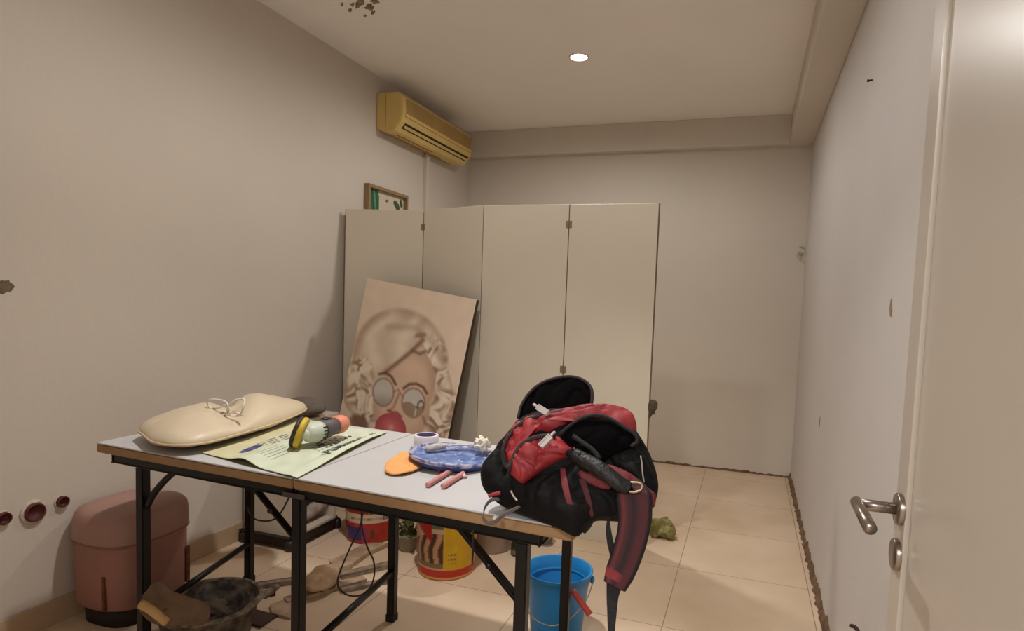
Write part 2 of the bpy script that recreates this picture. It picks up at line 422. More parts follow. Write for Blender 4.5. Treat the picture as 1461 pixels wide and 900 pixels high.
# ---------------------------------------------------------------- air conditioner
M_ac = mat('yellowed_plastic', (222, 192, 118), .45, var=.12, vscale=6)
M_acd = mat('yellowed_grille', (172, 138, 76), .55, var=.15, vscale=8)
M_slot = mat('vent_gap', (52, 34, 14), .8)
ay0, ay1, az0, az1 = 3.60, 4.66, 2.40, 2.655
t = empty('air_conditioner', (XL, (ay0+ay1)/2, az0), 'yellowed split air conditioner mounted high on the left wall', 'air conditioner')
def acprof(y, inset=0):
    X = XL
    return [V(X, y, az0+.02), V(X+.06, y, az0), V(X+.13, y, az0+.005), V(X+.185, y, az0+.06), V(X+.2, y, az0+.10), V(X+.195, y, az1-.03), V(X+.17, y, az1), V(X, y, az1)]
bm = bmesh.new(); A = [bm.verts.new(v) for v in acprof(ay0)]; B = [bm.verts.new(v) for v in acprof(ay1)]
n = len(A)
for k in range(n): bm.faces.new((A[k], A[(k+1) % n], B[(k+1) % n], B[k]))
bm.faces.new(A[::-1]); bm.faces.new(B)
bmesh.ops.bevel(bm, geom=[e for e in bm.edges], offset=.006, segments=2, affect='EDGES')
bmobj('body', bm, M_ac, t)
box('front_grille', (XL+.194, ay0+.05, az0+.125), (XL+.2035, ay1-.02, az1-.035), M_acd, t, bev=.002)
box('front_lip', (XL+.192, ay0+.035, az0+.100), (XL+.207, ay1-.015, az0+.122), M_ac, t, bev=.003)
def slant(name, s0, s1, y0, y1, th, m):
    a = V(XL+.13, 0, az0+.005); b = V(XL+.185, 0, az0+.06); d = b-a; nn = V(d.z, 0, -d.x).normalized()
    p, q = a+d*s0, a+d*s1
    bm = bmesh.new(); c = [p, q, q+nn*th, p+nn*th]
    A = [bm.verts.new(V(v.x, y0, v.z)) for v in c]; B = [bm.verts.new(V(v.x, y1, v.z)) for v in c]
    for k in range(4): bm.faces.new((A[k], A[(k+1) % 4], B[(k+1) % 4], B[k]))
    bm.faces.new(A[::-1]); bm.faces.new(B); return bmobj(name, bm, m, t)
slant('air_outlet', .50, 1.05, ay0+.06, ay1-.03, .002, M_slot)
slant('louver', .62, .86, ay0+.07, ay1-.04, .006, M_ac)
bm = bmesh.new()
for k in range(3): abox(bm, (XL+.03+k*.03, ay0+.05+.03*k, az0-.0015+.004*(k == 0)), (XL+.04+k*.03, ay1-.2*k-.08, az0+.002+.004*(k == 0)))
bmobj('underside_grooves', bm, M_acd, t)
box('side_seam', (XL+.07, ay0-.0015, az0+.03), (XL+.074, ay0+.001, az1-.01), M_acd, t)
bm = bmesh.new(); abox(bm, (XL, 4.235, 1.0), (XL+.03, 4.275, az0+.005), .005)
tag(bmobj('pipe_cover', bm, mat('pipe_cover_paint', (205, 193, 178), .6)), 'narrow white pipe cover running down the left wall from the air conditioner', 'pipe cover')

# ---------------------------------------------------------------- framed leaf picture
M_attr = mat('painted_surface', (255, 255, 255), .6, attr=True, bump=.05, bscale=120)
M_frame = mat('picture_frame_wood', (150, 122, 84), .5, var=.15, vscale=20)
py0, py1, pz0, pz1 = 3.475, 3.96, 1.70, 2.035
t = empty('framed_picture', (XL, (py0+py1)/2, pz0), 'small wooden framed picture of green leaves peeking above the screen', 'picture')
fw = .022
bm = bmesh.new()
abox(bm, (XL, py0, pz0), (XL+.04, py0+fw, pz1), .002); abox(bm, (XL, py1-fw, pz0), (XL+.04, py1, pz1), .002)
abox(bm, (XL, py0+fw, pz1-fw), (XL+.04, py1-fw, pz1), .002); abox(bm, (XL, py0+fw, pz0), (XL+.04, py1-fw, pz0+fw), .002)
bmobj('frame', bm, M_frame, t)
def leafpaint(u, v):
    # u along y, v up
    x, y = u, v
    c = np.array(lin((205, 190, 168)))
    g1, g2, g3, br = lin((40, 92, 66)), lin((96, 150, 112)), lin((58, 74, 44)), lin((120, 82, 64))
    e = .36-.10*abs(y-.45)*2+.03*math.sin(y*9)
    if x < e:
        c = np.array(g1)*(1+.25*math.sin(x*70+y*9))
        if abs(x-.17-.12*(1-y)) < .018: c = g2
        if x < .05: c = lin((48, 40, 22))
    for (cx_, cy_, a, b, th, col) in ((.52, .82, .05, .035, .4, (90, 84, 56)), (.80, .78, .13, .07, -.9, (58, 80, 50)), (.86, .62, .07, .13, .3, (70, 92, 56)), (.70, .45, .04, .11, -.6, (120, 82, 64)), (.85, .38, .03, .10, .1, (128, 80, 66)), (.93, .85, .04, .1, .2, (66, 82, 54)), (.60, .22, .12, .06, .4, (80, 110, 74))):
        dx, dy = x-cx_, y-cy_; p = dx*math.cos(th)+dy*math.sin(th); q = -dx*math.sin(th)+dy*math.cos(th)
        if (p/a)**2+(q/b)**2 < 1: c = lin(col)
    return tuple(c)
painted('print', (XL+.012, py0+fw, pz0+fw), (0, py1-py0-2*fw, 0), (0, 0, pz1-pz0-2*fw), 70, 50, leafpaint, M_attr, t)

# ---------------------------------------------------------------- folding screen of cream boards
M_panel = mat('cream_board', (220, 209, 190), .42, var=.03, vscale=3, spec=.4)
M_pedge = mat('board_edge', (120, 98, 72), .7, var=.2, vscale=30)
M_hinge = mat('hinge_metal', (150, 132, 108), .4, .7)
HS = 1.83
SP = [V(-2.430, 3.240, 0), V(-1.930, 3.333, 0), V(-1.458, 3.172, 0), V(-.957, 3.188, 0), V(-.476, 3.194, 0)]
SP5 = V(-2.458, 3.36, 0)
t = empty('folding_screen', (-1.37, 3.02, 0), 'tall cream hinged board screen standing across the room behind the table', 'folding screen')
def board(p, q, h=HS):
    d = (q-p).normalized(); nn = V(-d.y, d.x, 0); th = .018; g = .0025
    bm = bmesh.new(); a = p+d*g; b = q-d*g
    c = [a, b, b+nn*th, a+nn*th]
    A = [bm.verts.new(v+V(0, 0, .0)) for v in c]; B = [bm.verts.new(v+V(0, 0, h)) for v in c]
    for k in range(4): bm.faces.new((A[k], A[(k+1) % 4], B[(k+1) % 4], B[k]))
    bm.faces.new(A[::-1]); bm.faces.new(B)
    bmesh.ops.bevel(bm, geom=[e for e in bm.edges], offset=.0012, segments=1, affect='EDGES')
    return bmobj('panel', bm, M_panel, t)
board(SP5, SP[0], HS-.015)
for a, b in zip(SP[:-1], SP[1:]): board(a, b)
for k in (0, 1, 2, 3):
    p = SP[k]; bm = bmesh.new(); abox(bm, (p.x-.001, p.y+.002, .01), (p.x+.001, p.y+.012, HS-.004)); bmobj('seam_strip', bm, M_pedge, t)
bm = bmesh.new(); abox(bm, (SP[4].x-.0015, SP[4].y, .0), (SP[4].x+.0025, SP[4].y+.018, HS)); bmobj('edge_band', bm, M_pedge, t)
for (px, py, k) in ((605, 324, 1), (813, 320, 3), (805, 527, 3), (813, 700, 3)):
    p = SP[k]; z = ony(px, py, p.y).z
    bm = bmesh.new()
    for s in (-1, 1): abox(bm, (p.x+s*.010-.007, p.y-.004, z-.019), (p.x+s*.010+.007, p.y+.001, z+.019), .001)
    atube(bm, [(p.x, p.y-.004, z-.021), (p.x, p.y-.004, z+.021)], .0035, 8, 0)
    bmobj('hinge', bm, M_hinge, t)
# crumpled rag caught at the screen's free edge
c = ony(931, 579, 3.03)
o = puff('rag', [ony(x, y, 3.205) for x, y in ((925, 571), (934, 570), (938, 575), (938, 583), (934, 588), (936, 592), (932, 590), (928, 595), (925, 597), (924, 584))], (0, -1, 0), .02, .01, mat('grey_rag', (96, 84, 66), .9, var=.4, vscale=50, bump=.5), None, 3, 5, .006, 40)
tag(o, 'small grey-brown scrap hanging at the free right edge of the cream screen', 'rag')

# ---------------------------------------------------------------- canvas portrait, leaning on the screen
t = empty('portrait_canvas', (-1.87, 2.85, .35), 'large leaning canvas print of a blonde woman in round glasses blowing pink gum', 'canvas picture')
TL = V(-2.168, 3.139, 1.397); TRc = V(-1.441, 3.114, 1.294)
ux = TRc-TL
dn = V(-.205, -.10, -.973); dn = (dn-ux*(dn.dot(ux)/ux.length_squared)).normalized()*1.05
nn = ux.cross(-dn).normalized()      # towards the room
if nn.y > 0: nn = -nn
PX0, PU, PV = np.array((528., 401.)), np.array((157., 31.)), np.array((-51., 247.))
def sm(e0, e1, x): t_ = min(1, max(0, (x-e0)/(e1-e0))); return t_*t_*(3-2*t_)
def ell(x, y, cx, cy, a, b, th=0.):
    dx, dy = x-cx, y-cy; p = dx*math.cos(th)+dy*math.sin(th); q = -dx*math.sin(th)+dy*math.cos(th); return math.sqrt((p/a)**2+(q/b)**2)
def segd(x, y, pts):
    best = 1e9
    for (x0, y0), (x1, y1) in zip(pts[:-1], pts[1:]):
        dx, dy = x1-x0, y1-y0; tt = min(1, max(0, ((x-x0)*dx+(y-y0)*dy)/(dx*dx+dy*dy))); best = min(best, math.hypot(x-x0-tt*dx, y-y0-tt*dy))
    return best
def mixc(a, b, t_): return a*(1-t_)+b*t_
Cbg, Chair, Chd, Chdd, Cskin, Cskd = [np.array(c, float) for c in ((232, 210, 186), (236, 220, 196), (178, 146, 122), (112, 78, 60), (222, 190, 164), (186, 150, 124))]
def portrait(u, v):
    x, y = PX0+PU*u+PV*v; c = Cbg.copy()
    nz = noise.noise(Vector((x*.06, y*.06, 0)))
    # hair mass
    hair = min(ell(x, y, 576, 512, 70, 68, .15), ell(x, y, 523, 556, 30, 42, .2), ell(x, y, 628, 560, 26, 60, -.1), ell(x, y, 540, 585, 34, 34))
    h = 1-sm(.93, 1.05, hair)
    strand = .5+.5*math.sin((x*.9+y*.35)*.16+3*noise.noise(Vector((x*.03, y*.03, 2))))
    hc = mixc(Chair, Chd, .35*strand+.25*max(0, nz)+.55*sm(.72, 1.02, hair))
    c = mixc(c, hc, h)
    # wavy strands in the side curls
    for (cx, cy, a, b, th) in ((516, 548, 22, 34, .2), (532, 582, 18, 22, -.3), (630, 515, 16, 34, -.1), (640, 585, 20, 34, .2), (612, 488, 14, 10, .5)):
        d = ell(x, y, cx, cy, a, b, th)
        if d < 1.2:
            w_ = noise.noise(V(x*.10+2.2*noise.noise(V(x*.04, y*.04, 5)), y*.10+2.2*noise.noise(V(x*.04, y*.04, 9)), 7))
            c = mixc(c, Chd*.88 if w_ < 0 else Chair*1.02, min(1, abs(w_)*2.6)*(1-sm(.8, 1.2, d)))
    # neck shadow left
    c = mixc(c, Chdd, .75*(1-sm(.6, 1.1, ell(x, y, 518, 606, 17, 13, .5))))
    # face
    f = min(ell(x, y, 592, 545, 38, 50, .12), ell(x, y, 580, 580, 43, 52, .1))
    side = (x-557)*(505-533)-(y-533)*(600-557)      # sweep of the fringe
    fr = sm(-300, 300, -side)
    fm = (1-sm(.9, 1.02, f))*fr
    sk = mixc(Cskin, Cskd, .6*sm(.55, 1.0, f)+.35*sm(0, 1, (x-600)/45))
    c = mixc(c, sk, fm)
    # fringe shadow
    c = mixc(c, Chdd*1.1, .75*math.exp(-(segd(x, y, [(611, 487), (596, 502), (575, 519), (556, 534)])/3.2)**2))
    c = mixc(c, Chdd, .6*math.exp(-(segd(x, y, [(596, 502), (607, 506), (615, 502)])/2.2)**2))
    c = mixc(c, Chd*.9, .4*math.exp(-(segd(x, y, [(560, 470), (600, 470), (625, 490), (640, 520)])/5)**2))
    # brows
    c = mixc(c, Chdd*.9, .9*math.exp(-(segd(x, y, [(548, 536), (558, 534), (566, 539), (572, 549)])/2.0)**2))
    c = mixc(c, Chdd*.9, .9*math.exp(-(segd(x, y, [(584, 554), (592, 548), (602, 547), (612, 551), (617, 559)])/2.0)**2))
    # glasses
    for (cx, cy, a, b, th) in ((554, 561, 14.5, 18, .05), (598, 573, 15.5, 18.5, .05)):
        d = ell(x, y, cx, cy, a, b, th)
        if d < 1.0:
            g = np.array((206, 198, 186.))
            if cx > 580:
                if y > cy+2+3*math.sin((x-cx)*.2): g = np.array((160, 138, 112.))
                g = mixc(g, np.array((80, 66, 54.)), .8*math.exp(-(segd(x, y, [(604, 580), (605, 573), (609, 569), (613, 573), (612, 581)])/1.3)**2))
                g = mixc(g, np.array((225, 215, 200.)), .8*math.exp(-(segd(x, y, [(602, 581), (600, 590)])/1.2)**2))
            else: g = mixc(g, np.array((168, 160, 146.)), sm(0, 1, (y-cy)/26+.2))
            c = g
        c = mixc(c, np.array((150, 116, 96.)), .85*math.exp(-((d-1.06)/.075)**2))
        if cx < 560: c = mixc(c, np.array((196, 178, 164.)), .6*math.exp(-((d-1.18)/.06)**2)*(1 if x < cx else 0))
    c = mixc(c, np.array((150, 116, 96.)), .7*math.exp(-(segd(x, y, [(569, 560), (576, 556), (583, 566)])/1.3)**2))
    # nose and lips
    c = mixc(c, Cskd*.85, .7*math.exp(-(segd(x, y, [(577, 562), (570, 580), (566, 584)])/2)**2))
    c = mixc(c, np.array((150, 60, 62.)), .85*math.exp(-(segd(x, y, [(562, 586), (568, 588), (574, 588), (580, 593)])/2.2)**2))
    # bubble
    d = ell(x, y, 565, 611, 23, 22)
    if d < 1:
        b = mixc(np.array((210, 112, 112.)), np.array((186, 84, 88.)), sm(.2, 1, d)); b = mixc(b, np.array((228, 166, 156.)), math.exp(-(math.hypot(x-566, y-609)/4.5)**2)); c = b
    # ear curl bottom right
    c = mixc(c, Chdd*1.2, .55*math.exp(-(segd(x, y, [(612, 591), (615, 600), (622, 603), (632, 606)])/2)**2))
    # shoulders
    if y > 622: c = mixc(c, Cskd if abs(x-575) < 70 else Cbg*.95, .8)
    c = c*(1+.03*nz)
    return lin(tuple(np.clip(c, 0, 255)))
painted('print', TL+nn*.0305, ux, dn, 190, 270, portrait, M_attr, t)
bm = bmesh.new(); c8 = [TL, TL+ux, TL+ux+dn, TL+dn]
A = [bm.verts.new(v) for v in c8]; B = [bm.verts.new(v+nn*.03) for v in c8]
for k in range(4): bm.faces.new((A[k], A[(k+1) % 4], B[(k+1) % 4], B[k]))
bm.faces.new(A); bm.faces.new(B)
bmobj('stretched_canvas', bm, mat('canvas_side', (70, 56, 44), .8, var=.2, vscale=10), t)
bl, brr = TL+dn, TL+dn+ux
# carton the canvas stands on
bx = empty('carton', (brr.x+.05, brr.y+.04, 0), 'low brown carton under the leaning canvas behind the yellow bucket', 'box')
x0_, x1_, y0_, y1_ = brr.x-.05, brr.x+.17, brr.y-.06, brr.y+.10
box('body', (x0_, y0_, 0), (x1_, y1_, brr.z-.006), mat('cardboard', (170, 134, 92), .85, var=.1, vscale=12), bx, bev=.003)
box('tape', (x0_, brr.y, brr.z-.0058), (x1_, brr.y+.02, brr.z-.0050), mat('packing_tape', (190, 165, 120), .3), bx)

# ---------------------------------------------------------------- folding table
ZT = .76
M_top = mat('table_laminate', (196, 194, 194), .5, var=.04, vscale=5, bump=.08, bscale=20)
M_edge = mat('table_edge_board', (160, 126, 88), .7, var=.12, vscale=14, bump=.2, bscale=60)
M_blk = mat('black_steel', (20, 16, 16), .38, .3, var=.2, vscale=20)
TA = V(-2.104, 1.473, 0); TX = V(.9985, -.0544, 0); TY = V(0, 1, 0)
TLEN, TSEAM, TDEP = 1.735, .868, .665
def T(a, b, z=ZT): return TA+TX*a+TY*b+V(0, 0, z)
t = empty('folding_table', T(.87, .34, 0), 'long white-topped folding table with black steel legs and tools spread over it', 'table')
def slab(name, a0, a1, z0, z1, m, inset=0, bev=.004):
    bm = bmesh.new(); q = [(a0+inset, inset), (a1-inset, inset), (a1-inset, TDEP-inset), (a0+inset, TDEP-inset)]
    A = [bm.verts.new(T(a, b, z0)) for a, b in q]; B = [bm.verts.new(T(a, b, z1)) for a, b in q]
    for k in range(4): bm.faces.new((A[k], A[(k+1) % 4], B[(k+1) % 4], B[k]))
    bm.faces.new(A[::-1]); bm.faces.new(B)
    bmesh.ops.bevel(bm, geom=[e for e in bm.edges], offset=bev, segments=2, affect='EDGES')
    return bmobj(name, bm, m, t)
for a0, a1 in ((0, TSEAM-.0015), (TSEAM+.0015, TLEN)):
    slab('edge_board', a0, a1, ZT-.034, ZT-.0035, M_edge)
    slab('tabletop', a0, a1, ZT-.0045, ZT, M_top, bev=.0015)
for b in (.022, TDEP-.022):
    for a0, a1 in ((.07, TSEAM-.006), (TSEAM+.006, 1.645)):
        bar('rail', T(a0, b, ZT-.0485), T(a1, b, ZT-.0485), .024, .028, M_blk, t)
bar('cross_rail', T(.075, .02, ZT-.049), T(.075, TDEP-.02, ZT-.049), .022, .024, M_blk, t)
bar('cross_rail', T(1.64, .02, ZT-.049), T(1.64, TDEP-.02, ZT-.049), .022, .024, M_blk, t)
bar('cross_rail', T(TSEAM-.02, .02, ZT-.049), T(TSEAM-.02, TDEP-.02, ZT-.049), .022, .024, M_blk, t)
LEGS = {'FL': V(-1.905, 1.487, 0), 'BL': V(-2.055, 2.100, 0), 'FM': V(-1.232, 1.449, 0), 'BM': V(-1.295, 2.060, 0), 'FR': V(-.508, 1.408, 0), 'BR': V(-.563, 2.015, 0)}
for k, p in LEGS.items():
    lg = bar('leg', p+V(0, 0, .012), p+V(0, 0, ZT-.0635), .032, .032, M_blk, t)
    box('foot_cap', p+V(-.018, -.018, 0), p+V(.018, .018, .03), mat('rubber_cap', (14, 13, 13), .7), lg, bev=.003)
for a, b, z in (('FL', 'BL', .18), ('FM', 'BM', .205), ('FR', 'BR', .10)):
    tube('stretcher', [LEGS[a]+V(0, 0, z), LEGS[b]+V(0, 0, z)], .0125, M_blk, t, 10, 0)
def brace(p, q): return bar('brace', p, q, .010, .022, M_blk, t, upv=V(0, 1, 0), bev=.002)
bm = bmesh.new(); atube(bm, [V(-1.745, 1.480, .708), V(-1.80, 1.482, .665), V(-1.855, 1.485, .61), V(-1.888, 1.487, .56)], .011, 8, 4); bmobj('brace', bm, M_blk, t, True)
brace(V(-1.420, 1.460, .708), V(-1.24, 1.450, .565))
brace(V(-.70, 1.418, .71), V(-.512, 1.41, .535))
brace(V(-1.48, 2.07, .70), V(-1.30, 2.06, .52))
for (p, r) in ((V(-1.335, 1.455, .642), .009), (V(-.60, 1.414, .618), .009)):
    lathe_open('rivet', [(r, 0), (r*.8, .004), (.0001, .005)], p+V(0, -.012, 0), M_blk, t, 12, tilt=Matrix.Rotation(math.pi/2, 3, 'X'))
bm = bmesh.new(); abox(bm, T(TSEAM-.04, .009, ZT-.062), T(TSEAM+.04, .004, ZT-.046), .002)
bmobj('centre_hinge', bm, mat('hinge_steel', (90, 84, 80), .35, .8), t)

# ---------------------------------------------------------------- things on the table
def topclamp(v):
    # keeps soft things on top of the table where they lie over it
    fy = TA.y-.0545*(v.x-TA.x)
    if v.x < TA.x+TLEN*.9985 and fy-.005 < v.y < fy+TDEP and v.z < ZT+.002: v = V(v.x, v.y, ZT+.002)
    return v
# grey cushion behind
M_gcush = mat('grey_fabric', (104, 94, 84), .9, var=.15, vscale=30, bump=.3, bscale=150)
o = puff('grey_cushion', [V(-2.19+.115*math.cos(a_)+.012*math.cos(3*a_), 2.60+.105*math.sin(a_), .695) for a_ in [k*math.pi/6 for k in range(12)]], (0, 0, 1), .060, .036, M_gcush, None, 4, 8, .004, 12, clamp=lambda v: V(v.x, v.y, max(v.z, .6565)))
tag(o, 'round grey cushion on the white cabinet behind the cream laced cushion', 'cushion')
# cream cushion with laces
M_cream = mat('cream_leatherette', (212, 194, 166), .42, var=.05, vscale=6, bump=.12, bscale=25)
t = empty('cream_cushion', onz(320, 615, ZT), 'cream two-lobed cushion with white laces tied on top', 'cushion')
def cl2(v): return topclamp(v)
outl = [onz(x, y, .797) for x, y in ((199, 613), (204, 620), (217, 630), (245, 635), (290, 632), (335, 621), (372, 610), (408, 598), (437, 584), (425, 578), (395, 577), (365, 583), (335, 590), (300, 594), (262, 596), (230, 602))]
cc = sum(outl, Vector())/len(outl)
def lobes(v):
    v = topclamp(v)
    if v.z > .80:     # pinch where the laces cross
        ax = (V(outl[7].x, outl[7].y, 0)-V(outl[0].x, outl[0].y, 0)); L = ax.length; s = (V(v.x, v.y, 0)-V(outl[0].x, outl[0].y, 0)).dot(ax)/L/L
        k = 1-.42*math.exp(-((s-.60)/.09)**2)+.28*math.exp(-((s-.83)/.14)**2)
        v = V(v.x, v.y, .80+(v.z-.80)*k)
    return v
puff('cushion_body', outl, (0, 0, 1), .075, .036, M_cream, t, 6, 12, .006, 7, pw=.5, clamp=lobes)
tube('piping', [p+V(0, 0, .0) for p in outl], .0035, mat('cream_piping', (214, 186, 148), .5), t, 6, 4, True)
M_lace = mat('white_lace', (226, 214, 198), .8, bump=.3, bscale=200)
lc = onz(325, 590, .855); lz = .852
def LP(x, y): return ony(x, y, lc.y)
for nm, pts, r in (('lace_loop', ((322, 592), (304, 586), (297, 575), (305, 569), (320, 572), (330, 580), (326, 588)), .0032),
                   ('lace_loop', ((326, 590), (330, 578), (337, 570), (346, 570), (350, 578), (347, 588), (338, 594)), .0032),
                   ('lace_end', ((298, 591), (306, 594), (322, 592), (334, 594), (350, 591)), .0036),
                   ('lace_end', ((300, 582), (312, 582), (325, 577)), .0034),
                   ('lace_knot', ((302, 586), (310, 590), (318, 588), (326, 591), (334, 588), (342, 592)), .0050)):
    tube(nm, [LP(*p)+V(0, random.uniform(-.012, .012), 0) for p in pts], r, M_lace, t, 7, 5)

# printed paper bag, creased
M_paper = mat('paper_print', (255, 255, 255), .7, attr=True, bump=.1, bscale=30)
q = [onz(288, 647, ZT), onz(424, 684, ZT), onz(552, 618, ZT), onz(430, 600, ZT)]
def psurf(u, v):
    # u along the front edge, v towards the back
    p = (q[0]*(1-u)+q[1]*u)*(1-v)+(q[3]*(1-u)+q[2]*u)*v
    z = .004+.016*math.exp(-((u-.46)/.13)**2)*(1-v)**1.5+.010*math.exp(-((u-.93-.02*v)/.05)**2)*math.sin(math.pi*min(1, v*.9+.1))+.004*noise.noise(V(u*4, v*4, 1))+.001
    z += .008*sm(.9, 1, u)*sm(.1, .5, v)*(1-sm(.7, 1, v))
    return p+V(0, 0, max(.0025, z))
Cpap, Cpy, Ctxt, Cblu = np.array((202, 208, 184.)), np.array((204, 198, 158.)), np.array((84, 90, 84.)), np.array((76, 80, 130.))
def paperpaint(u, v):
    c = mixc(Cpy, Cpap, sm(.2, .55, u+.15*v))
    # blue bruise logo on the left
    d = ell(u, v, .27, .22, .05, .10, 0)
    if d < 1: c = Cblu*(.9+.2*math.sin(v*90))
    if .21 < u < .37 and .30 < v < .66:
        k = (u-.21)/.16*4; fr_ = k-int(k)
        w = math.sin(v*110+int(k)*2)+math.sin(v*47+int(k))
        if .25 < fr_ < .75 and w > -.4: c = Ctxt if int(k) % 2 else Cblu*.9
    if .42 < u < .62 and .12 < v < .34:
        k = (u-.42)/.2*5; fr_ = k-int(k)
        if .35 < fr_ < .62: c = Ctxt*1.15
    if .66 < u < .80 and .40 < v < .72:
        k = (u-.66)/.14*3; fr_ = k-int(k)
        if .25 < fr_ < .8 and math.sin(v*130+int(k)*3) > -.1: c = Ctxt*1.2
    c = c*(1+.05*noise.noise(V(u*9, v*9, 3)))
    return lin(tuple(np.clip(c, 0, 255)))
NU, NV = 150, 150
vs, fs, cols = [], [], []
for j in range(NV+1):
    for i in range(NU+1):
        vs.append(psurf(i/NU, j/NV)); cols.append(paperpaint(i/NU, j/NV))
for j in range(NV):
    for i in range(NU):
        a = j*(NU+1)+i; fs.append((a, a+1, a+NU+2, a+NU+1))
bag = empty('paper_sack', (q[0]+q[2])/2, 'flattened pale green paper sack with printed lettering under the grinder', 'paper bag')
pp = pymesh('top_sheet', vs, fs, M_paper, bag, True, cols)
so = pp.modifiers.new('thick', 'SOLIDIFY'); so.thickness = .0012
vs2 = []; fs2 = []; N2 = 30
for j in range(N2+1):
    for i in range(N2+1):
        v = psurf(i/N2*1.0, j/N2); vs2.append(V(v.x, v.y, ZT+.0018+.0003*math.sin(i)))
for j in range(N2):
    for i in range(N2):
        a = j*(N2+1)+i; fs2.append((a, a+1, a+N2+2, a+N2+1))
pymesh('under_sheet', vs2, fs2, mat('paper_underside', (150, 140, 100), .8, var=.08, vscale=12), bag, True)
def text(name, s, o, ux, uy, size, m, parent, depth=.0004, bold=0):
    cu = bpy.data.curves.new(name, 'FONT'); cu.body = s; cu.size = 1; cu.extrude = depth/size; cu.offset = bold
    to = bpy.data.objects.new(name+'_tmp', cu); COL.objects.link(to)
    bpy.context.view_layer.update()
    me = bpy.data.meshes.new_from_object(to.evaluated_get(bpy.context.evaluated_depsgraph_get()))
    bpy.data.objects.remove(to)
    ux, uy = Vector(ux).normalized(), Vector(uy).normalized(); nz = ux.cross(uy)
    for v in me.vertices: v.co = Vector(o)+ux*v.co.x*size+uy*v.co.y*size+nz*v.co.z*size
    me.materials.clear(); ob = link(name, me, m, parent); return ob
M_ink = mat('dark_ink', (60, 66, 64), .7)
for s, (u0, v0), (u1, v1), hh in (('PUMEROII', (.95, .34), (.95, .80), .044), ('rt', (.95, .85), (.95, .92), .026), ('cemento', (.79, .50), (.79, .80), .024)):
    # letters follow the creased sheet one by one
    n = len(s)
    for i, ch in enumerate(s):
        f = i/n; u = u0+(u1-u0)*f; v = v0+(v1-v0)*f
        p = psurf(u, v)+V(0, 0, .0016); d = (psurf(u, v+.02)-psurf(u, v)).normalized(); w = (psurf(u-.02, v)-psurf(u, v)).normalized()
        text('lettering', ch, p, d, w, hh*1.25, M_ink, bag, bold=.02)

# angle grinder
M_gw = mat('grinder_grey_green', (196, 202, 184), .45, var=.08, vscale=20)
M_gd = mat('grinder_dark', (92, 82, 84), .5, var=.15, vscale=20)
M_org = mat('grinder_salmon', (222, 138, 106), .5, var=.06, vscale=20)
M_gy = mat('grinding_disc_yellow', (208, 176, 48), .55, var=.2, vscale=30)
M_gb = mat('guard_black', (36, 32, 30), .5)
t = empty('angle_grinder', onz(455, 630, ZT+.01), 'small angle grinder with yellow guard and salmon-coloured handle end', 'power tool')
gh = onz(446, 622, ZT+.045); ge = onz(486, 609, ZT+.048)
ax = (ge-gh).normalized(); sidev = ax.cross(V(0, 0, 1)).normalized()
da = V(-.80, -.42, .30).normalized()         # disc axis, points left
def loft(name, pts, m, parent, seg=20):
    """pts: (centre, radius a, radius b)"""
    bm = bmesh.new(); rings = []
    for i, (c, ra, rb) in enumerate(pts):
        dd = (pts[min(i+1, len(pts)-1)][0]-pts[max(i-1, 0)][0]).normalized(); s = dd.cross(V(0, 0, 1)).normalized(); u = s.cross(dd)
        rings.append([bm.verts.new(c+s*math.cos(2*math.pi*k/seg)*ra+u*math.sin(2*math.pi*k/seg)*rb) for k in range(seg)])
    for a, b in zip(rings[:-1], rings[1:]):
        for k in range(seg): bm.faces.new((a[k], a[(k+1) % seg], b[(k+1) % seg], b[k]))
    bm.faces.new(rings[0][::-1]); bm.faces.new(rings[-1]); return bmobj(name, bm, m, parent, True)
L = (ge-gh).length
loft('gear_head', [(gh-ax*.035, .012, .014), (gh-ax*.03, .024, .026), (gh-ax*.01, .034, .034), (gh+ax*.02, .037, .036), (gh+ax*.038, .035, .034)], M_gw, t)
loft('motor_housing', [(gh+ax*.036, .036, .035), (gh+ax*.045, .038, .037), (gh+ax*.085, .034, .033), (gh+ax*.12, .030, .030)], M_gd, t)
loft('end_cap', [(gh+ax*.118, .031, .031), (gh+ax*.13, .034, .034), (gh+ax*.16, .033, .033), (gh+ax*.178, .024, .026), (gh+ax*.183, .010, .012)], M_org, t)
bm = bmesh.new()
for k in range(5):
    a = -.9+.35*k; s = sidev*math.cos(a)+V(0, 0, 1)*math.sin(a)
    p = gh+ax*.016+s*.0372
    abar(bm, p-ax*.0, p+ax*.024, .0045, .003, s, 0)
for k in range(5):
    a = -2.6+.25*k+1.0; s = -(V(0, 1, 0)-ax*ax.y).normalized()*math.cos(a-.9)+V(0, 0, 1)*math.sin(a-.9)
    p = gh+ax*.016+s*.0375; abar(bm, p, p+ax*.022, .0045, .003, s, 0)
bmobj('cooling_slots', bm, M_gb, t)
loft('top_switch', [(gh+ax*.05+V(0, 0, .037), .010, .004), (gh+ax*.07+V(0, 0, .037), .011, .006), (gh+ax*.09+V(0, 0, .033), .008, .004)], M_gb, t, 10)
dc = onz(426, 621, ZT+.052)
zr = V(0, 0, 1).rotation_difference(da).to_matrix()
lathe_open('guard', [(.0001, -.006), (.050, -.006), (.054, -.004), (.055, .008), (.051, .012), (.02, .013), (.0001, .013)], dc-da*.012, M_gy, t, 40, tilt=zr)
lathe_open('disc', [(.0001, -.0035), (.052, -.0035), (.0545, -.001), (.0545, .006), (.050, .009), (.026, .010), (.022, .004), (.0001, .004)], dc+da*.004, M_gb, t, 48, tilt=zr)
loft('spindle_neck', [(dc-da*.014, .024, .024), (dc-da*.026, .024, .022), (gh-ax*.012, .026, .024)], M_gw, t)

t.location.z += .012
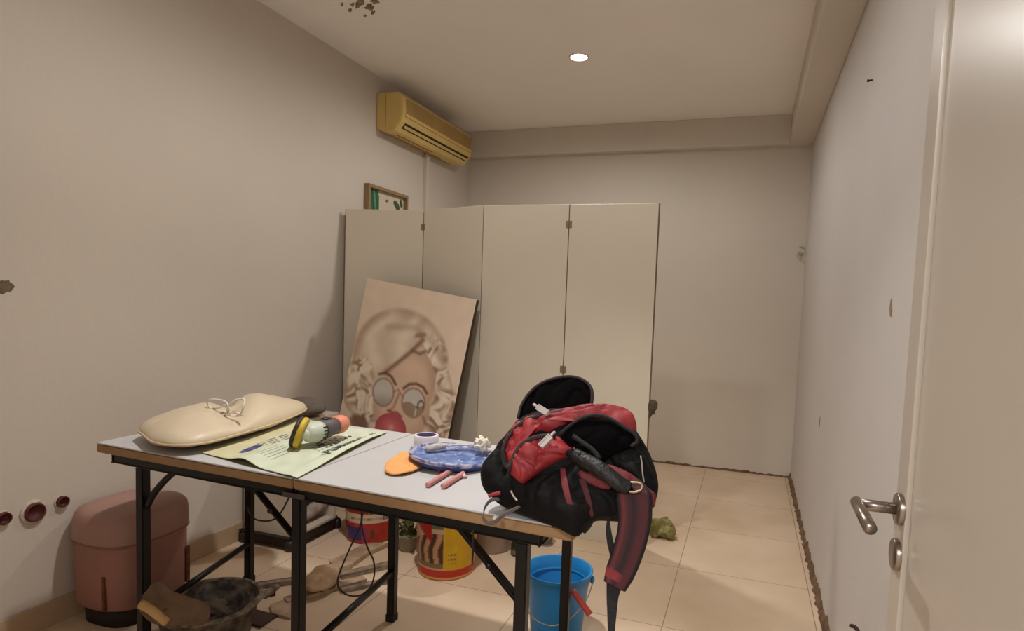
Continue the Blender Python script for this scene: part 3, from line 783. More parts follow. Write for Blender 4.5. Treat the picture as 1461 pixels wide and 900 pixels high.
# tape roll
M_tape = mat('white_tape', (226, 220, 224), .55); M_pur = mat('purple_core', (82, 72, 118), .6, var=.2, vscale=40)
c = onz(608, 634, ZT)
t = empty('tape_roll', c, 'roll of white tape with purple core lying behind the blue lid', 'tape')
lathe_open('tape', [(.031, .002), (.044, .0), (.045, .003), (.045, .034), (.043, .037), (.036, .037)], c, M_tape, t, 48)
lathe_open('core', [(.0358, .002), (.036, .036), (.0335, .037), (.0315, .035), (.031, .002)], c, M_pur, t, 48)

# blue lid with plaster
M_lid = mat('lid_painted', (255, 255, 255), .45, attr=True)
lc2 = onz(645, 652, ZT+.02)
t = empty('bucket_lid', lc2+V(0, 0, -.02), 'round blue plastic lid smeared with white plaster', 'lid')
RL = .142
def lidcol(a, r, z, i):
    c = np.array((70, 96, 158.)); n1 = noise.noise(V(math.cos(a)*r*30, math.sin(a)*r*30, 1)); n2 = noise.noise(V(math.cos(a)*r*90, math.sin(a)*r*90, 4))
    if r < RL*.88: c = mixc(c, np.array((150, 164, 200.)), max(0, min(1, .35+n1*1.0+n2*.3))) if z < .02 else c
    if n2 > .52 and r < RL*.9: c = np.array((225, 225, 230.))
    if r >= RL*.88 and z > .012: c = mixc(np.array((76, 84, 140.)), np.array((196, 192, 204.)), min(1, max(0, .55+1.6*noise.noise(V(math.cos(a)*5, math.sin(a)*5, z*300))+1.2*n2)))
    if z <= .010 and r > RL*.9: c = np.array((44, 58, 118.))
    return lin(tuple(c))
prof = [(RL*.93, 0), (RL*.96, .004), (RL*.965, .010), (RL*.985, .013), (RL, .017), (RL, .022), (RL*.98, .025), (RL*.955, .024), (RL*.94, .018), (RL*.92, .0165)]+[(RL*.92*(1-k/22), .0165) for k in range(1, 23)]
tl = Matrix.Rotation(math.radians(4), 3, 'Y') @ Matrix.Rotation(math.radians(-2), 3, 'X')
lathe_open('lid_disc', prof, lc2+V(0, 0, -.010), M_lid, t, 140, colf=lidcol, tilt=tl)
# plastered scraper lying on the lid
M_pl = mat('dried_plaster', (204, 198, 194), .9, var=.2, vscale=60, bump=.8, bscale=120)
M_plh = mat('plastered_handle', (170, 160, 160), .85, c2=(215, 205, 200), vscale=60, bump=.6, bscale=120)
p0, p1, p2, p3 = onz(608, 641, ZT+.045), onz(635, 636, ZT+.046), onz(665, 634, ZT+.043), onz(700, 637, ZT+.040)
t = empty('scraper', p1, 'plaster-caked scraper handle lying across the back of the blue lid', 'scraper')
tube('handle', [p0, (p0+p1)/2+V(0, 0, .002), p1], lambda s: .009+.003*math.sin(s*3.1), M_plh, t, 12, 4)
ribbon('blade', [p1-V(.01, 0, 0), p2, p3], [.014, .022, .030], .004, V(.1, 1, 0), M_pl, t, 4)
# crumpled tissue
o = blob('crumpled_tissue', onz(688, 633, ZT+.058), (.026, .022, .022), mat('tissue', (232, 222, 204), .95, bump=.6, bscale=60), None, .55, 2.2, 4, 3)
tag(o, 'crumpled off-white wad of tissue on the back right of the blue lid', 'tissue')
p0, p1 = onz(690, 641, ZT+.040), onz(722, 650, ZT+.040)
o = tube('plastered_stick', [p0, (p0+p1)/2+V(0, 0, .003), p1], .005, M_plh, None, 10, 4)
tag(o, 'thin plaster-covered stick running from the tissue wad to the backpack', 'stick')
# orange cloth
M_cloth = mat('orange_cloth', (246, 172, 104), .85, var=.06, vscale=20, bump=.4, bscale=50)
oc = [onz(x, y, ZT+.008) for x, y in ((549, 668), (551, 660), (562, 653), (570, 647), (578, 645), (587, 648), (588, 655), (594, 659), (602, 660), (603, 665), (590, 672), (575, 676), (558, 676), (550, 673))]
o = puff('orange_cloth', oc, (0, 0, 1), .010, .004, M_cloth, None, 4, 9, .004, 35, pw=.35, clamp=topclamp)
tag(o, 'folded light orange cloth lying left of the blue lid', 'cloth')
# pink sticks
M_pink = mat('pink_wax', (206, 140, 136), .6, var=.12, vscale=40)
def rod(a, b, r, label, m=M_pink):
    p, q_ = onz(a[0], a[1], ZT+r+.001), onz(b[0], b[1], ZT+r+.001)
    d = (q_-p).normalized(); bm = bmesh.new()
    atube(bm, [p-d*r*.7, p-d*r*.5, p, q_, q_+d*r*.5, q_+d*r*.7], lambda s: r*(.7 if s < .02 or s > .98 else 1), 14, 0)
    o = bmobj('pink_stick', bm, m, None, True); return tag(o, label, 'stick', 'pink sticks in front of the blue lid')
rod((611, 691), (644, 671), .0078, 'longer left pink stick lying in front of the blue lid')
rod((633, 693), (660, 676), .0080, 'right pink stick nearest the backpack')
rod((627, 669), (636, 664), .0085, 'short deep pink stick end poking out under the blue lid', mat('deep_pink', (198, 84, 92), .6))
o = blob('paper_crumb', onz(661, 679, ZT+.006), (.010, .008, .006), mat('crumb', (226, 190, 180), .9), None, .6, 2.5, 2, 7); tag(o, 'small whitish-pink crumb beside the right pink stick', 'crumb')
o = blob('white_peg', onz(703, 744, ZT+.008)+V(.0, .02, 0), (.008, .010, .010), mat('peg', (236, 228, 216), .6), None, .2, 2, 2, 2); tag(o, 'small white lump on the table edge below the backpack', 'peg')

# ---------------------------------------------------------------- backpack
SL = .55
def PB(x, y, off=0.):
    """point on the slanting middle plane of the backpack; off moves it to the front"""
    d = ray(x, y); # plane: Y = 1.378-off + SL*(Z-ZT)
    k = (1.378-off+SL*(CAM.z-ZT))/(d.y-SL*d.z); return CAM+d*k
NB = V(0, -1, SL).normalized()
M_bk = mat('black_nylon', (15, 13, 14), .72, var=.25, vscale=14, bump=.5, bscale=22, spec=.18)
M_bk2 = mat('black_webbing', (17, 15, 16), .8, bump=.4, bscale=160)
M_red = mat('red_nylon', (158, 40, 46), .6, var=.3, vscale=9, bump=.35, bscale=14)
M_red2 = mat('red_strap_cloth', (112, 36, 42), .7, var=.2, vscale=14, bump=.3, bscale=60)
M_dred = mat('dark_red_mesh', (78, 26, 32), .75, var=.2, vscale=20, bump=.3, bscale=90)
M_gry = mat('grey_webbing', (112, 108, 114), .7, bump=.3, bscale=160)
M_zip = mat('zip_metal', (214, 206, 204), .3, .5)
M_ztape = mat('zip_tape', (44, 32, 34), .75, bump=.5, bscale=200)
M_in = mat('dark_lining', (9, 7, 8), .95, spec=.05)
bp = empty('backpack', PB(815, 760), 'black and red backpack slumped open on the right end of the table', 'backpack')
def bclamp(v):
    fy = TA.y-.0545*(v.x-TA.x)
    if v.x < -.350 and v.y > fy-.014 and v.z < ZT+.003: return V(v.x, v.y, ZT+.003)
    return v
def piece(name, px, off, tf, tb, m, wob=.004, wsc=9, n=8, rings=22, pw=.5, centre=None, parent=bp, lab=None, fold=.006, fsc=12.):
    o = puff(name, [PB(x, y, off) for x, y in px], NB, tf, tb, m, parent, n, rings, wob, wsc, pw, bclamp, PB(centre[0], centre[1], off) if centre else None, fold, fsc)
    if lab: o['label'] = lab
    return o
piece('body', ((706, 642), (722, 620), (742, 600), (770, 588), (810, 584), (850, 584), (890, 592), (908, 615), (926, 645), (938, 680), (937, 705), (920, 730), (895, 741), (850, 741), (838, 752), (823, 765), (806, 761), (775, 747), (745, 734), (718, 722), (700, 706), (694, 680)), 0, .10, .13, M_bk, .008, 7, fold=.012, fsc=9)
piece('side_pocket', ((712, 640), (698, 652), (688, 668), (687, 686), (694, 703), (708, 712), (728, 716), (742, 704), (738, 680), (724, 655)), .05, .05, .04, M_bk, .006, 12, lab='black mesh side pocket')
# rear flap standing up: curved shell, front face hollow
piece('flap', ((739, 597), (744, 578), (755, 561), (770, 548), (790, 540), (812, 537), (830, 541), (842, 551), (845, 565), (843, 582), (838, 592), (800, 600), (760, 602)), -.06, .012, .045, M_in, .003, 8, pw=.8, lab='black back flap standing upright')
tube('flap_binding', [PB(x, y, -.055) for x, y in ((739, 597), (744, 578), (755, 561), (770, 548), (790, 540), (812, 537), (830, 541), (842, 551), (845, 565), (843, 582))], .0045, M_ztape, bp, 8, 5)
# red upper compartment
piece('main_compartment', ((716, 650), (719, 630), (730, 612), (746, 599), (765, 592), (790, 586), (820, 581), (850, 577), (878, 577), (897, 584), (906, 596), (907, 613), (890, 612), (872, 602), (852, 593), (832, 596), (812, 606), (795, 618), (770, 622), (748, 632), (733, 650), (726, 672), (718, 668)), .075, .035, .07, M_red, .006, 13, centre=(780, 603), pw=.45, fold=.010, fsc=15, lab='red main compartment')
piece('front_pocket', ((724, 668), (728, 650), (740, 634), (756, 625), (776, 620), (796, 622), (812, 630), (825, 640), (822, 650), (808, 652), (795, 658), (776, 668), (758, 680), (744, 687), (733, 680)), .115, .035, .05, M_red, .007, 16, centre=(770, 648), pw=.5, fold=.012, fsc=16, lab='red front pocket')
# open mouth
piece('mouth', ((798, 624), (812, 609), (830, 598), (852, 594), (872, 600), (892, 612), (908, 622), (908, 634), (893, 640), (870, 650), (850, 660), (830, 650), (812, 638)), .118, .012, .05, M_in, .003, 9, pw=.6, lab='dark open mouth')
tube('mouth_binding', [PB(x, y, .128) for x, y in ((800, 619), (812, 608), (830, 597), (852, 592), (872, 598), (892, 610), (906, 620), (909, 630), (900, 637))], .0045, M_bk2, bp, 8, 5)
tube('main_zip', [PB(x, y, .10) for x, y in ((717, 656), (719, 636), (730, 617), (745, 603), (762, 595), (785, 590), (812, 585))], .0052, M_ztape, bp, 8, 5)
tube('pocket_zip', [PB(x, y, .140) for x, y in ((723, 668), (729, 662), (736, 646), (745, 634), (758, 626), (775, 622), (792, 622))], .0062, M_ztape, bp, 8, 5)
tube('edge_piping', [PB(x, y, .122) for x, y in ((722, 668), (717, 655), (717, 640), (722, 662), (727, 674))], .0032, M_bk2, bp, 6, 5)
def zpull(a, b, off, w=.011):
    p, q_ = PB(*a, off), PB(*b, off+.006); z = bpy.data.objects.new('zip_pull', None)
    bm = bmesh.new(); abar(bm, p, q_, w, .005, NB, .002); atube(bm, [p-(q_-p)*.1, p+(p-q_)*.28+NB*.004, p-(q_-p)*.5], .0035, 8, 3)
    o = bmobj('zip_pull', bm, M_zip, bp); o['label'] = 'shiny metal zip pull'
zpull((768, 581), (781, 589), .135); zpull((785, 623), (772, 636), .162)
# lower black front pocket with red stripes
piece('lower_pocket', ((750, 690), (775, 674), (798, 662), (820, 655), (845, 660), (870, 676), (890, 690), (893, 715), (880, 736), (850, 741), (838, 752), (823, 764), (806, 758), (782, 744), (760, 725), (748, 708)), .085, .04, .05, M_bk, .008, 10, fold=.010, fsc=13, lab='black lower front pocket')
def strip(name, px, off, w, m, th=.005, side=V(1, 0, 0), lab=None, offs=None):
    pts = [PB(x, y, off if offs is None else offs[i]) for i, (x, y) in enumerate(px)]
    o = ribbon(name, pts, w, th, side, m, bp, 6)
    if lab: o['label'] = lab
    return o
strip('stripe', ((803, 668), (806, 690), (812, 715), (822, 738), (829, 752)), 0, [.012, .016, .014, .014, .006], M_red2, offs=(.118, .130, .127, .108, .085), lab='red stripe down the lower pocket')
strip('stripe', ((830, 682), (836, 700), (841, 718), (845, 736)), 0, [.014, .014, .012, .008], M_dred, offs=(.126, .128, .118, .10), lab='dark red stripe down the lower pocket')
piece('red_gusset', ((826, 672), (838, 668), (858, 676), (872, 688), (868, 697), (850, 694), (836, 690), (828, 684)), .125, .012, .01, M_red2, .002, 20, lab='red gusset')
# right side wall with red trim
piece('side_panel', ((868, 650), (885, 640), (905, 638), (918, 648), (930, 668), (938, 688), (936, 704), (924, 702), (908, 690), (890, 676), (875, 664)), .09, .03, .05, M_bk, .005, 12, lab='black side panel')
piece('red_side_trim', ((864, 662), (880, 666), (900, 676), (916, 688), (930, 700), (936, 706), (934, 722), (926, 724), (908, 712), (888, 694), (872, 680)), .118, .012, .02, M_red2, .003, 18, lab='red side trim')
tube('reflective_cord', [PB(x, y, .125) for x, y in ((914, 650), (916, 662), (917, 676), (919, 688))], .0018, mat('pale_cord', (150, 146, 140), .5), bp, 6, 4)
# grab handle: thick ribbed bar, with buckle ring
hpts = [PB(x, y, o_) for (x, y, o_) in ((821, 648, .155), (832, 655, .165), (848, 664, .170), (866, 676, .170), (884, 690, .160), (898, 696, .150))]
tube('grab_handle', hpts, lambda s: .0150+.0025*math.sin(s*3.14), mat('rubber_black', (18, 17, 18), .5, bump=.8, bscale=45), bp, 14, 6)
bm = bmesh.new()
for k in range(6):
    p = hpts[0].lerp(hpts[-1], .12+.13*k)+NB*.0175+V(0, 0, .003); bmesh.ops.create_icosphere(bm, subdivisions=2, radius=.0065, matrix=Matrix.Translation(p))
bmobj('handle_studs', bm, M_bk2, bp, True)
tube('handle_tab', [PB(x, y, .15) for x, y in ((812, 643), (818, 652), (830, 662), (840, 668))], .011, M_bk, bp, 10, 4)
tube('handle_cord', [PB(x, y, .15) for x, y in ((818, 622), (832, 632), (846, 642), (856, 655))], .006, M_bk2, bp, 8, 5)
tube('metal_ring', [PB(x, y, .158) for x, y in ((893, 691), (904, 688), (915, 690), (915, 698), (905, 702), (893, 699))], .0030, mat('brass_grey', (150, 130, 104), .35, .7), bp, 8, 5, True)
# hanging shoulder strap
sp_ = [(898, 690, .12), (904, 708, .135), (906, 735, .130), (902, 765, .120), (893, 795, .11), (884, 818, .105), (877, 836, .10)]
spts = [PB(x, y, o_) for x, y, o_ in sp_]
RR, KK, MM = lin((72, 20, 28)), lin((22, 12, 15)), lin((98, 38, 46))
def strapcol(a, s):
    if .83 < s < .93 and a < .1: return lin((128, 38, 40))
    if abs(a) < .34: return KK
    if .50 < abs(a) < .62: return MM if a < 0 else RR
    return RR if abs(a) < .85 else KK
o = ribbon('shoulder_strap', spts, [.050, .078, .074, .068, .066, .062, .050], .022, V(1, 0, .18), mat('strap_weave', (255, 255, 255), .75, attr=True, bump=.35, bscale=120), bp, 8, strapcol, 14)
o['label'] = 'dark red and black padded shoulder strap hanging down'
p = [PB(x, y, .10) for x, y in ((877, 832), (874, 850), (873, 875), (872, 905), (871, 930))]
ribbon('strap_tail', p, [.036, .026, .020, .014, .010], .003, V(1, 0, 0), M_bk2, bp, 5)
p = [PB(x, y, .10) for x, y in ((868, 738), (868, 755), (871, 775), (875, 798), (878, 815))]
ribbon('webbing', p, [.004, .012, .015, .010, .008], .003, V(1, 0, .1), M_bk2, bp, 5)
# grey loop lying over the table edge, left
p = [PB(x, y, o_) for x, y, o_ in ((712, 712, .10), (700, 714, .10), (692, 724, .095), (690, 738, .085), (696, 746, .07), (706, 744, .08), (718, 735, .09), (732, 727, .10), (742, 722, .10))]
ribbon('adjuster_strap', p, [.014, .016, .018, .018, .016, .018, .018, .016, .012], .003, V(.3, -.6, .7), M_gry, bp, 6)['label'] = 'grey adjuster strap loop'
tube('red_pull_tab', [PB(x, y, .11) for x, y in ((697, 708), (704, 705), (714, 703))], .0045, M_red, bp, 8, 4)
tube('metal_clip', [PB(x, y, .115) for x, y in ((729, 700), (733, 708), (738, 714))], .0025, M_zip, bp, 6, 3)
tube('dangling_cord', [T(1.47, -.012, ZT-.045), T(1.472, -.016, .70), T(1.472, -.014, .66), T(1.47, -.012, .622)], lambda s: .0015+.003*s*(1-s)*2, M_bk2)
tag(bpy.data.objects['dangling_cord'], 'short black cord dangling from the table edge below the backpack', 'cord')

# ---------------------------------------------------------------- under and beside the table
# pink stool
M_ottb = mat('pink_vinyl', (158, 112, 98), .6, var=.15, vscale=6, bump=.15, bscale=30)
M_ottl = mat('pink_vinyl_lid', (166, 128, 116), .5, var=.12, vscale=7, bump=.12, bscale=20)
ox, oy, oh = -2.297, 1.748, .43
t = empty('stool', (ox, oy, 0), 'worn pink vinyl storage stool against the left wall under the table end', 'stool')
def rbox(name, cx, cy, hx, hy, zs, m, parent, exp=3.2, seg=56, wob=.0):
    """rounded-square loft: zs = (z, scale)"""
    vs, fs = [], []
    for z, s in zs:
        for k in range(seg):
            a = 2*math.pi*k/seg; c, q_ = math.cos(a), math.sin(a)
            vs.append(V(cx+math.copysign(abs(c)**(2/exp), c)*hx*s, cy+math.copysign(abs(q_)**(2/exp), q_)*hy*s, z))
    for i in range(len(zs)-1):
        for k in range(seg): fs.append((i*seg+k, i*seg+(k+1) % seg, (i+1)*seg+(k+1) % seg, (i+1)*seg+k))
    fs.append(tuple(range(seg))[::-1]); fs.append(tuple((len(zs)-1)*seg+k for k in range(seg)))
    if wob:
        vs = [v+V(noise.noise(v*9), noise.noise(v*9+V(4, 4, 4)), noise.noise(v*9+V(8, 1, 4)))*wob for v in vs]
    return pymesh(name, vs, fs, m, parent, True)
HX, HY = .160, .176
rbox('body', ox, oy, HX, HY, [(.075, .93), (.08, .955), (.09, .965), (.20, .975), (.32, .965), (.325, .96)], M_ottb, t, wob=.004)
rbox('lid', ox, oy, HX, HY, [(.315, .97), (.32, 1.0), (.335, 1.01), (.40, 1.01), (.425, .98), (.442, .90), (.452, .7), (.457, .4), (.458, .1)], M_ottl, t, wob=.004)
rbox('lid_seam', ox, oy, HX, HY, [(.322, 1.012), (.326, 1.022), (.330, 1.012)], mat('seam_pink', (140, 92, 82), .7), t)
rbox('base', ox, oy, HX, HY, [(0, .80), (.076, .82)], mat('stool_base', (40, 30, 24), .8), t)
# scuffed slit on the front
c = onz(162, 855, .0)
for (dx, dy, z0, z1) in ((.070, -HY*.968, .085, .215), (HX*.885, .125, .085, .235)):
    bm = bmesh.new()
    if dx < .1: abox(bm, (ox+dx-.008, oy+dy-.0015, z0), (ox+dx+.008, oy+dy+.012, z1), .002)
    else: abox(bm, (ox+dx-.008, oy+dy-.008, z0), (ox+dx+.006, oy+dy+.008, z1), .002)
    bmobj('torn_seam', bm, mat('torn_orange', (118, 62, 36), .8, var=.5, vscale=60), t)

# white cabinet behind the table
M_cab = mat('cabinet_white', (214, 200, 182), .5, var=.05, vscale=3)
cx0, cx1, cy0, cy1, cz0, cz1 = -2.44, -2.115, 2.455, 2.775, .075, .655
t = empty('cabinet', ((cx0+cx1)/2, (cy0+cy1)/2, 0), 'white cabinet with open side on a dark base against the left wall', 'cabinet')
box('front_panel', (cx0, cy0, cz0), (cx1, cy0+.018, cz1-.02), M_cab, t, bev=.002)
box('back_panel', (cx0, cy1-.018, cz0), (cx1, cy1, cz1-.02), M_cab, t, bev=.002)
box('left_panel', (cx0, cy0+.018, cz0), (cx0+.018, cy1-.018, cz1-.02), M_cab, t, bev=.002)
box('top', (cx0-.004, cy0-.006, cz1-.02), (cx1+.006, cy1+.006, cz1), M_cab, t, bev=.003)
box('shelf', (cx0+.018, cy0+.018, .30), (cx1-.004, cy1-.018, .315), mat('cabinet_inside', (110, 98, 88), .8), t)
box('bottom', (cx0, cy0, cz0-.012), (cx1, cy1, cz0), M_cab, t)
bar('slot_handle', (-2.21, 2.66, cz1+.001), (-2.185, 2.70, cz1+.001), .014, .004, M_gb, t)
M_bb = mat('dark_base_bar', (34, 22, 14), .5)
for p, q_ in (((cx0, cy0-.01, .042), (cx1-.01, cy0-.01, .042)), ((cx1-.008, cy0-.01, .042), (cx1-.008, cy1+.01, .042)), ((cx0, cy1+.01, .042), (cx1-.01, cy1+.01, .042))):
    bar('base_bar', p, q_, .03, .042, M_bb, t)
for (x, y) in ((cx1-.012, cy0-.016), (cx1-.004, cy1+.016), (cx0+.02, cy0-.012), (cx0+.02, cy1+.012)):
    o = lathe_open('foot', [(.012, 0), (.021, .004), (.024, .02), (.024, .04), (.018, .052), (.0001, .054)], (x, y, 0), M_gb, t, 20)
M_roll = mat('grey_white_roll', (178, 164, 152), .8, c2=(150, 134, 122), vscale=25, bump=.4)
o = tube('paper_roll', [(cx1-.075, cy0+.025, .115), (cx1-.07, cy0+.15, .125), (cx1-.06, cy1-.03, .155)], lambda s: .034+.006*s, M_roll, None, 16, 5)
tag(o, 'dusty grey-white roll stored in the open side of the white cabinet', 'roll')
o = tube('tube_scrap', [(cx1-.05, cy0+.06, .335), (cx1-.055, cy0+.14, .35), (cx1-.05, cy0+.2, .345)], .012, M_roll, None, 10, 4)
tag(o, 'short pale tube on the shelf of the white cabinet', 'tube')

# loose cables hanging under the table
M_cab2 = mat('black_cable', (22, 16, 14), .5)
def cable(name, pts, r, label): return tag(tube(name, pts, r, M_cab2, None, 8, 8), label, 'cable')
cable('hanging_cable', [ony(x, y, 1.75) for x, y in ((352, 722), (360, 738), (375, 743), (390, 741), (400, 732), (408, 718), (414, 705), (416, 690))], .0032, 'black cable sagging under the left half of the table')
cable('looped_cable', [ony(x, y, 1.78) for x, y in ((516, 704), (516, 730), (514, 750), (500, 780), (488, 808), (482, 826), (484, 840), (497, 849), (514, 849), (528, 838), (534, 820), (533, 800), (526, 785), (519, 765), (516, 745), (518, 725), (518, 700))], .0030, 'long black cable loop hanging under the table in front of red bucket')

# buckets
M_lab = mat('printed_label', (255, 255, 255), .42, attr=True)
def bucket(name, c, rb, rt, h, colf, label, base=.0, lid=None, rows=70, seg=160):
    t = empty(name, c, label, 'bucket')
    prof = [(rb*.93, 0), (rb, .004)]+[(rb+(rt-rb)*k/rows, .004+(h-.004)*k/rows) for k in range(1, rows+1)]
    def cf(a, r, z, i): return colf(a, z/h)
    lathe_open('shell', prof+[(rt-.004, h), (rt-.006, h-.01)], c, M_lab, t, seg, colf=cf)
    return t
def relang(a, c): # angle measured from the direction that faces the room's door, + to the right of view
    d = Vector((CAM.x-c.x, CAM.y-c.y)); b = math.atan2(d.y, d.x); x = (a-b+math.pi) % (2*math.pi)-math.pi; return x
# red bucket
rc = V(-1.885, 2.775, 0)
def redcol(a, v):
    g = relang(a, rc); n1 = noise.noise(V(g*6, v*9, 0)); c = np.array((176, 52, 40.))*(1+.12*n1)
    if v < .30 and abs(g+.75) < .42: c = np.array((58, 44, 110.)) if v > .06 else c
    if .08 < v < .30 and -.38 < g < -.12: c = np.array((150, 60, 84.))
    if .10 < v < .26 and -.02 < g < .14: c = np.array((96, 70, 40.))
    if .37 < v < .54: c = np.array((214, 190, 160.))
    if .41 < v < .49:
        if -.9 < g < .45: c = np.array((130, 110, 92.)) if math.sin(g*75) > -.3 and .425 < v < .475 else c
        if .45 < g < 1.05: c = np.array((44, 40, 54.)) if not (.435 < v < .465 and math.sin(g*70) > 0) else np.array((190, 176, 160.))
    if v > .54:
        e = .58+.30*max(0, (g+.1)/.7)
        if g > -.1 and v < e: c = np.array((60, 50, 70.)) if v < e-.03 else np.array((214, 196, 178.))
        elif g > -.15 and v >= e: c = np.array((40, 92, 140.))
    return lin(tuple(np.clip(c, 0, 255)))
t = bucket('paint_bucket', rc, .128, .142, .30, redcol, 'red paint bucket with a white printed band behind the table legs')
lathe_open('lid', [(.135, .292), (.147, .294), (.148, .306), (.140, .309), (.13, .303), (.0001, .303)], rc, mat('red_lid', (170, 50, 40), .4), t, 60)
lathe_open('inner_wall', [(.140, .290), (.125, .012), (.0001, .010)], rc, mat('bucket_inside', (190, 180, 170), .5), t, 48)
M_wire = mat('bucket_wire', (200, 180, 160), .35, .5)
def bail(name, c, r, z, drop, t, m, th=.003, back=1):
    d = Vector((CAM.x-c.x, CAM.y-c.y)).normalized()*back; s = Vector((-d.y, d.x)); pts = []
    for k in range(13):
        a = math.pi*k/12; w = math.cos(a)*(r+.003); f = math.sin(a)
        pts.append(V(c.x+s.x*w+d.x*(r*.96+.01)*f, c.y+s.y*w+d.y*(r*.96+.01)*f, z-drop*f))
    return tube(name, pts, th, m, t, 8, 3)
bail('handle', rc, .143, .275, .085, t, M_wire)
# yellow bucket
yc = V(-1.318, 2.565, 0)
def yelcol(a, v):
    g = relang(a, yc); c = np.array((206, 160, 10.))*(1+.06*noise.noise(V(g*5, v*6, 3)))
    if v < .045: c = np.array((214, 158, 84.))
    elif v < .155: c = np.array((184, 44, 22.))
    elif g < -.12 and g > -1.7:
        if v < .19: c = np.array((214, 150, 120.))
        elif v < .26: c = np.array((120, 100, 66.))
        else:
            k = math.sin(g*17+1.6*math.sin(v*5)+.6*math.sin(v*17)); c = np.array((186, 140, 104.)) if k > .15 else (np.array((120, 78, 52.)) if k > -.55 else np.array((70, 40, 26.)))
            if v > .72-.2*max(0, -(g+.6)): c = np.array((196, 160, 126.))
            if v > .80 and g > -.55: c = np.array((88, 100, 74.))
            if v > .60-.35*(g+.55) and g < -.5: c = np.array((166, 26, 20.))
    elif g < -.06 and v > .155: c = np.array((220, 176, 40.))
    elif .06 < g < .34:
        for vv in (.27, .33, .40):
            if abs(v-vv) < .010 and math.sin(g*110+vv*90) > -.2: c = np.array((120, 94, 20.))
    elif .75 < g < 1.2 and .2 < v < .6: c = c*(.93 if math.sin(g*60)*math.sin(v*50) > .2 else 1)
    return lin(tuple(np.clip(c, 0, 255)))
t = bucket('paint_bucket', yc, .132, .148, .31, yelcol, 'yellow and red paint bucket with a picture label standing on the tiles under the table')
lathe_open('lid', [(.14, .300), (.153, .302), (.154, .316), (.146, .319), (.136, .312), (.0001, .312)], yc, mat('white_lid', (214, 204, 188), .4), t, 60)
lathe_open('inner_wall', [(.146, .300), (.129, .012), (.0001, .010)], yc, mat('bucket_inside2', (190, 180, 170), .5), t, 48)
bail('handle', yc, .149, .285, .11, t, M_wire, .0025, -1)
# white bucket right behind it
wc = V(-1.225, 2.90, 0)
M_wbk = mat('white_bucket', (176, 158, 142), .5, var=.12, vscale=10)
t = empty('paint_bucket', wc, 'plain whitish bucket behind the yellow bucket', 'bucket')
lathe_open('shell', [(.10, 0), (.107, .004), (.122, .235), (.127, .238), (.127, .25), (.121, .252), (.118, .245), (.103, .012), (.0001, .010)], wc, M_wbk, t, 48)
lathe_open('rim_band', [(.1225, .205), (.128, .207), (.128, .213), (.1232, .215)], wc, M_wbk, t, 48)
# blue bucket
bc = V(-.648, 2.205, 0)
M_blue = mat('blue_plastic', (28, 138, 206), .35, var=.06, vscale=6)
t = empty('blue_bucket', bc, 'bright blue plastic bucket with a red handle behind the right table legs', 'bucket')
Rb, Rt, Hb = .098, .128, .270
lathe_open('shell', [(Rb*.95, 0), (Rb, .004), (Rt-.008, Hb-.05), (Rt-.004, Hb-.045), (Rt-.002, Hb-.012), (Rt+.006, Hb-.010), (Rt+.007, Hb), (Rt+.002, Hb+.002), (Rt-.005, Hb), (Rt-.008, Hb-.042), (Rt-.014, Hb-.050), (Rb-.005, .006), (.0001, .006)], bc, M_blue, t, 72)
lathe_open('inner_ridge', [(Rt-.0125, Hb-.056), (Rt-.017, Hb-.052), (Rt-.0095, Hb-.045)], bc, mat('blue_light', (70, 168, 222), .35), t, 72)
M_rh = mat('red_handle', (196, 76, 66), .45)
for s, ang in ((-1, 200), (1, 8)):
    a = math.radians(ang); p = bc+V(math.cos(a)*(Rt+.006), math.sin(a)*(Rt+.006), Hb-.03)
    bm = bmesh.new(); bmesh.ops.create_icosphere(bm, subdivisions=2, radius=.014, matrix=Matrix.Translation(p)@Matrix.Diagonal((.6, 1, 1.1, 1))); bmobj('handle_lug', bm, M_blue, t, True)
hp = [bc+V(.136, .018, Hb-.035), bc+V(.13, -.06, Hb-.075), bc+V(.085, -.125, Hb-.125), bc+V(.02, -.150, Hb-.15), bc+V(-.06, -.135, Hb-.135), bc+V(-.115, -.085, Hb-.09), bc+V(-.133, -.045, Hb-.035)]
tube('wire_handle', hp, .0022, M_wire, t, 6, 5)
ga, gb = ony(817, 842, 2.07), ony(842, 877, 2.05)
tube('hand_grip', [ga, ga.lerp(gb, .5), gb], .0115, M_rh, t, 14, 3)

# greens, bottle and glass beyond the table
M_grn = mat('olive_leaf', (104, 100, 54), .7, c2=(60, 62, 34), vscale=30, bump=.4)
gc = onz(582, 784, 0)
t = empty('potted_plant', gc, 'small olive-green plant in a pale pot between the red and yellow buckets', 'plant')
lathe_open('pot', [(.035, 0), (.04, .004), (.052, .075), (.055, .078), (.052, .08), (.045, .07), (.0001, .07)], gc, mat('pale_pot', (150, 140, 118), .6, var=.2, vscale=20), t, 32)
bm = bmesh.new(); rnd = random.Random(4)
for k in range(46):
    a = rnd.uniform(0, 6.283); el = rnd.uniform(.2, 1.3); d = V(math.cos(a)*math.cos(el), math.sin(a)*math.cos(el), math.sin(el)); p = gc+V(0, 0, .07)+d*rnd.uniform(.01, .06)
    s = d.cross(V(0, 0, 1)).normalized()*rnd.uniform(.012, .02); L = rnd.uniform(.04, .065); n_ = s.normalized().cross(d)*.006
    a1, b1, c1, d1_ = bm.verts.new(p), bm.verts.new(p+d*L*.5+s+n_), bm.verts.new(p+d*L+V(0, 0, -.015)), bm.verts.new(p+d*L*.5-s+n_)
    m1 = bm.verts.new(p+d*L*.5-n_); bm.faces.new((a1, b1, m1)); bm.faces.new((b1, c1, m1)); bm.faces.new((c1, d1_, m1)); bm.faces.new((d1_, a1, m1))
bmobj('foliage', bm, M_grn, t)
M_glass = mat('clear_glass', (225, 220, 210), .05, trans=.92, spec=.5)
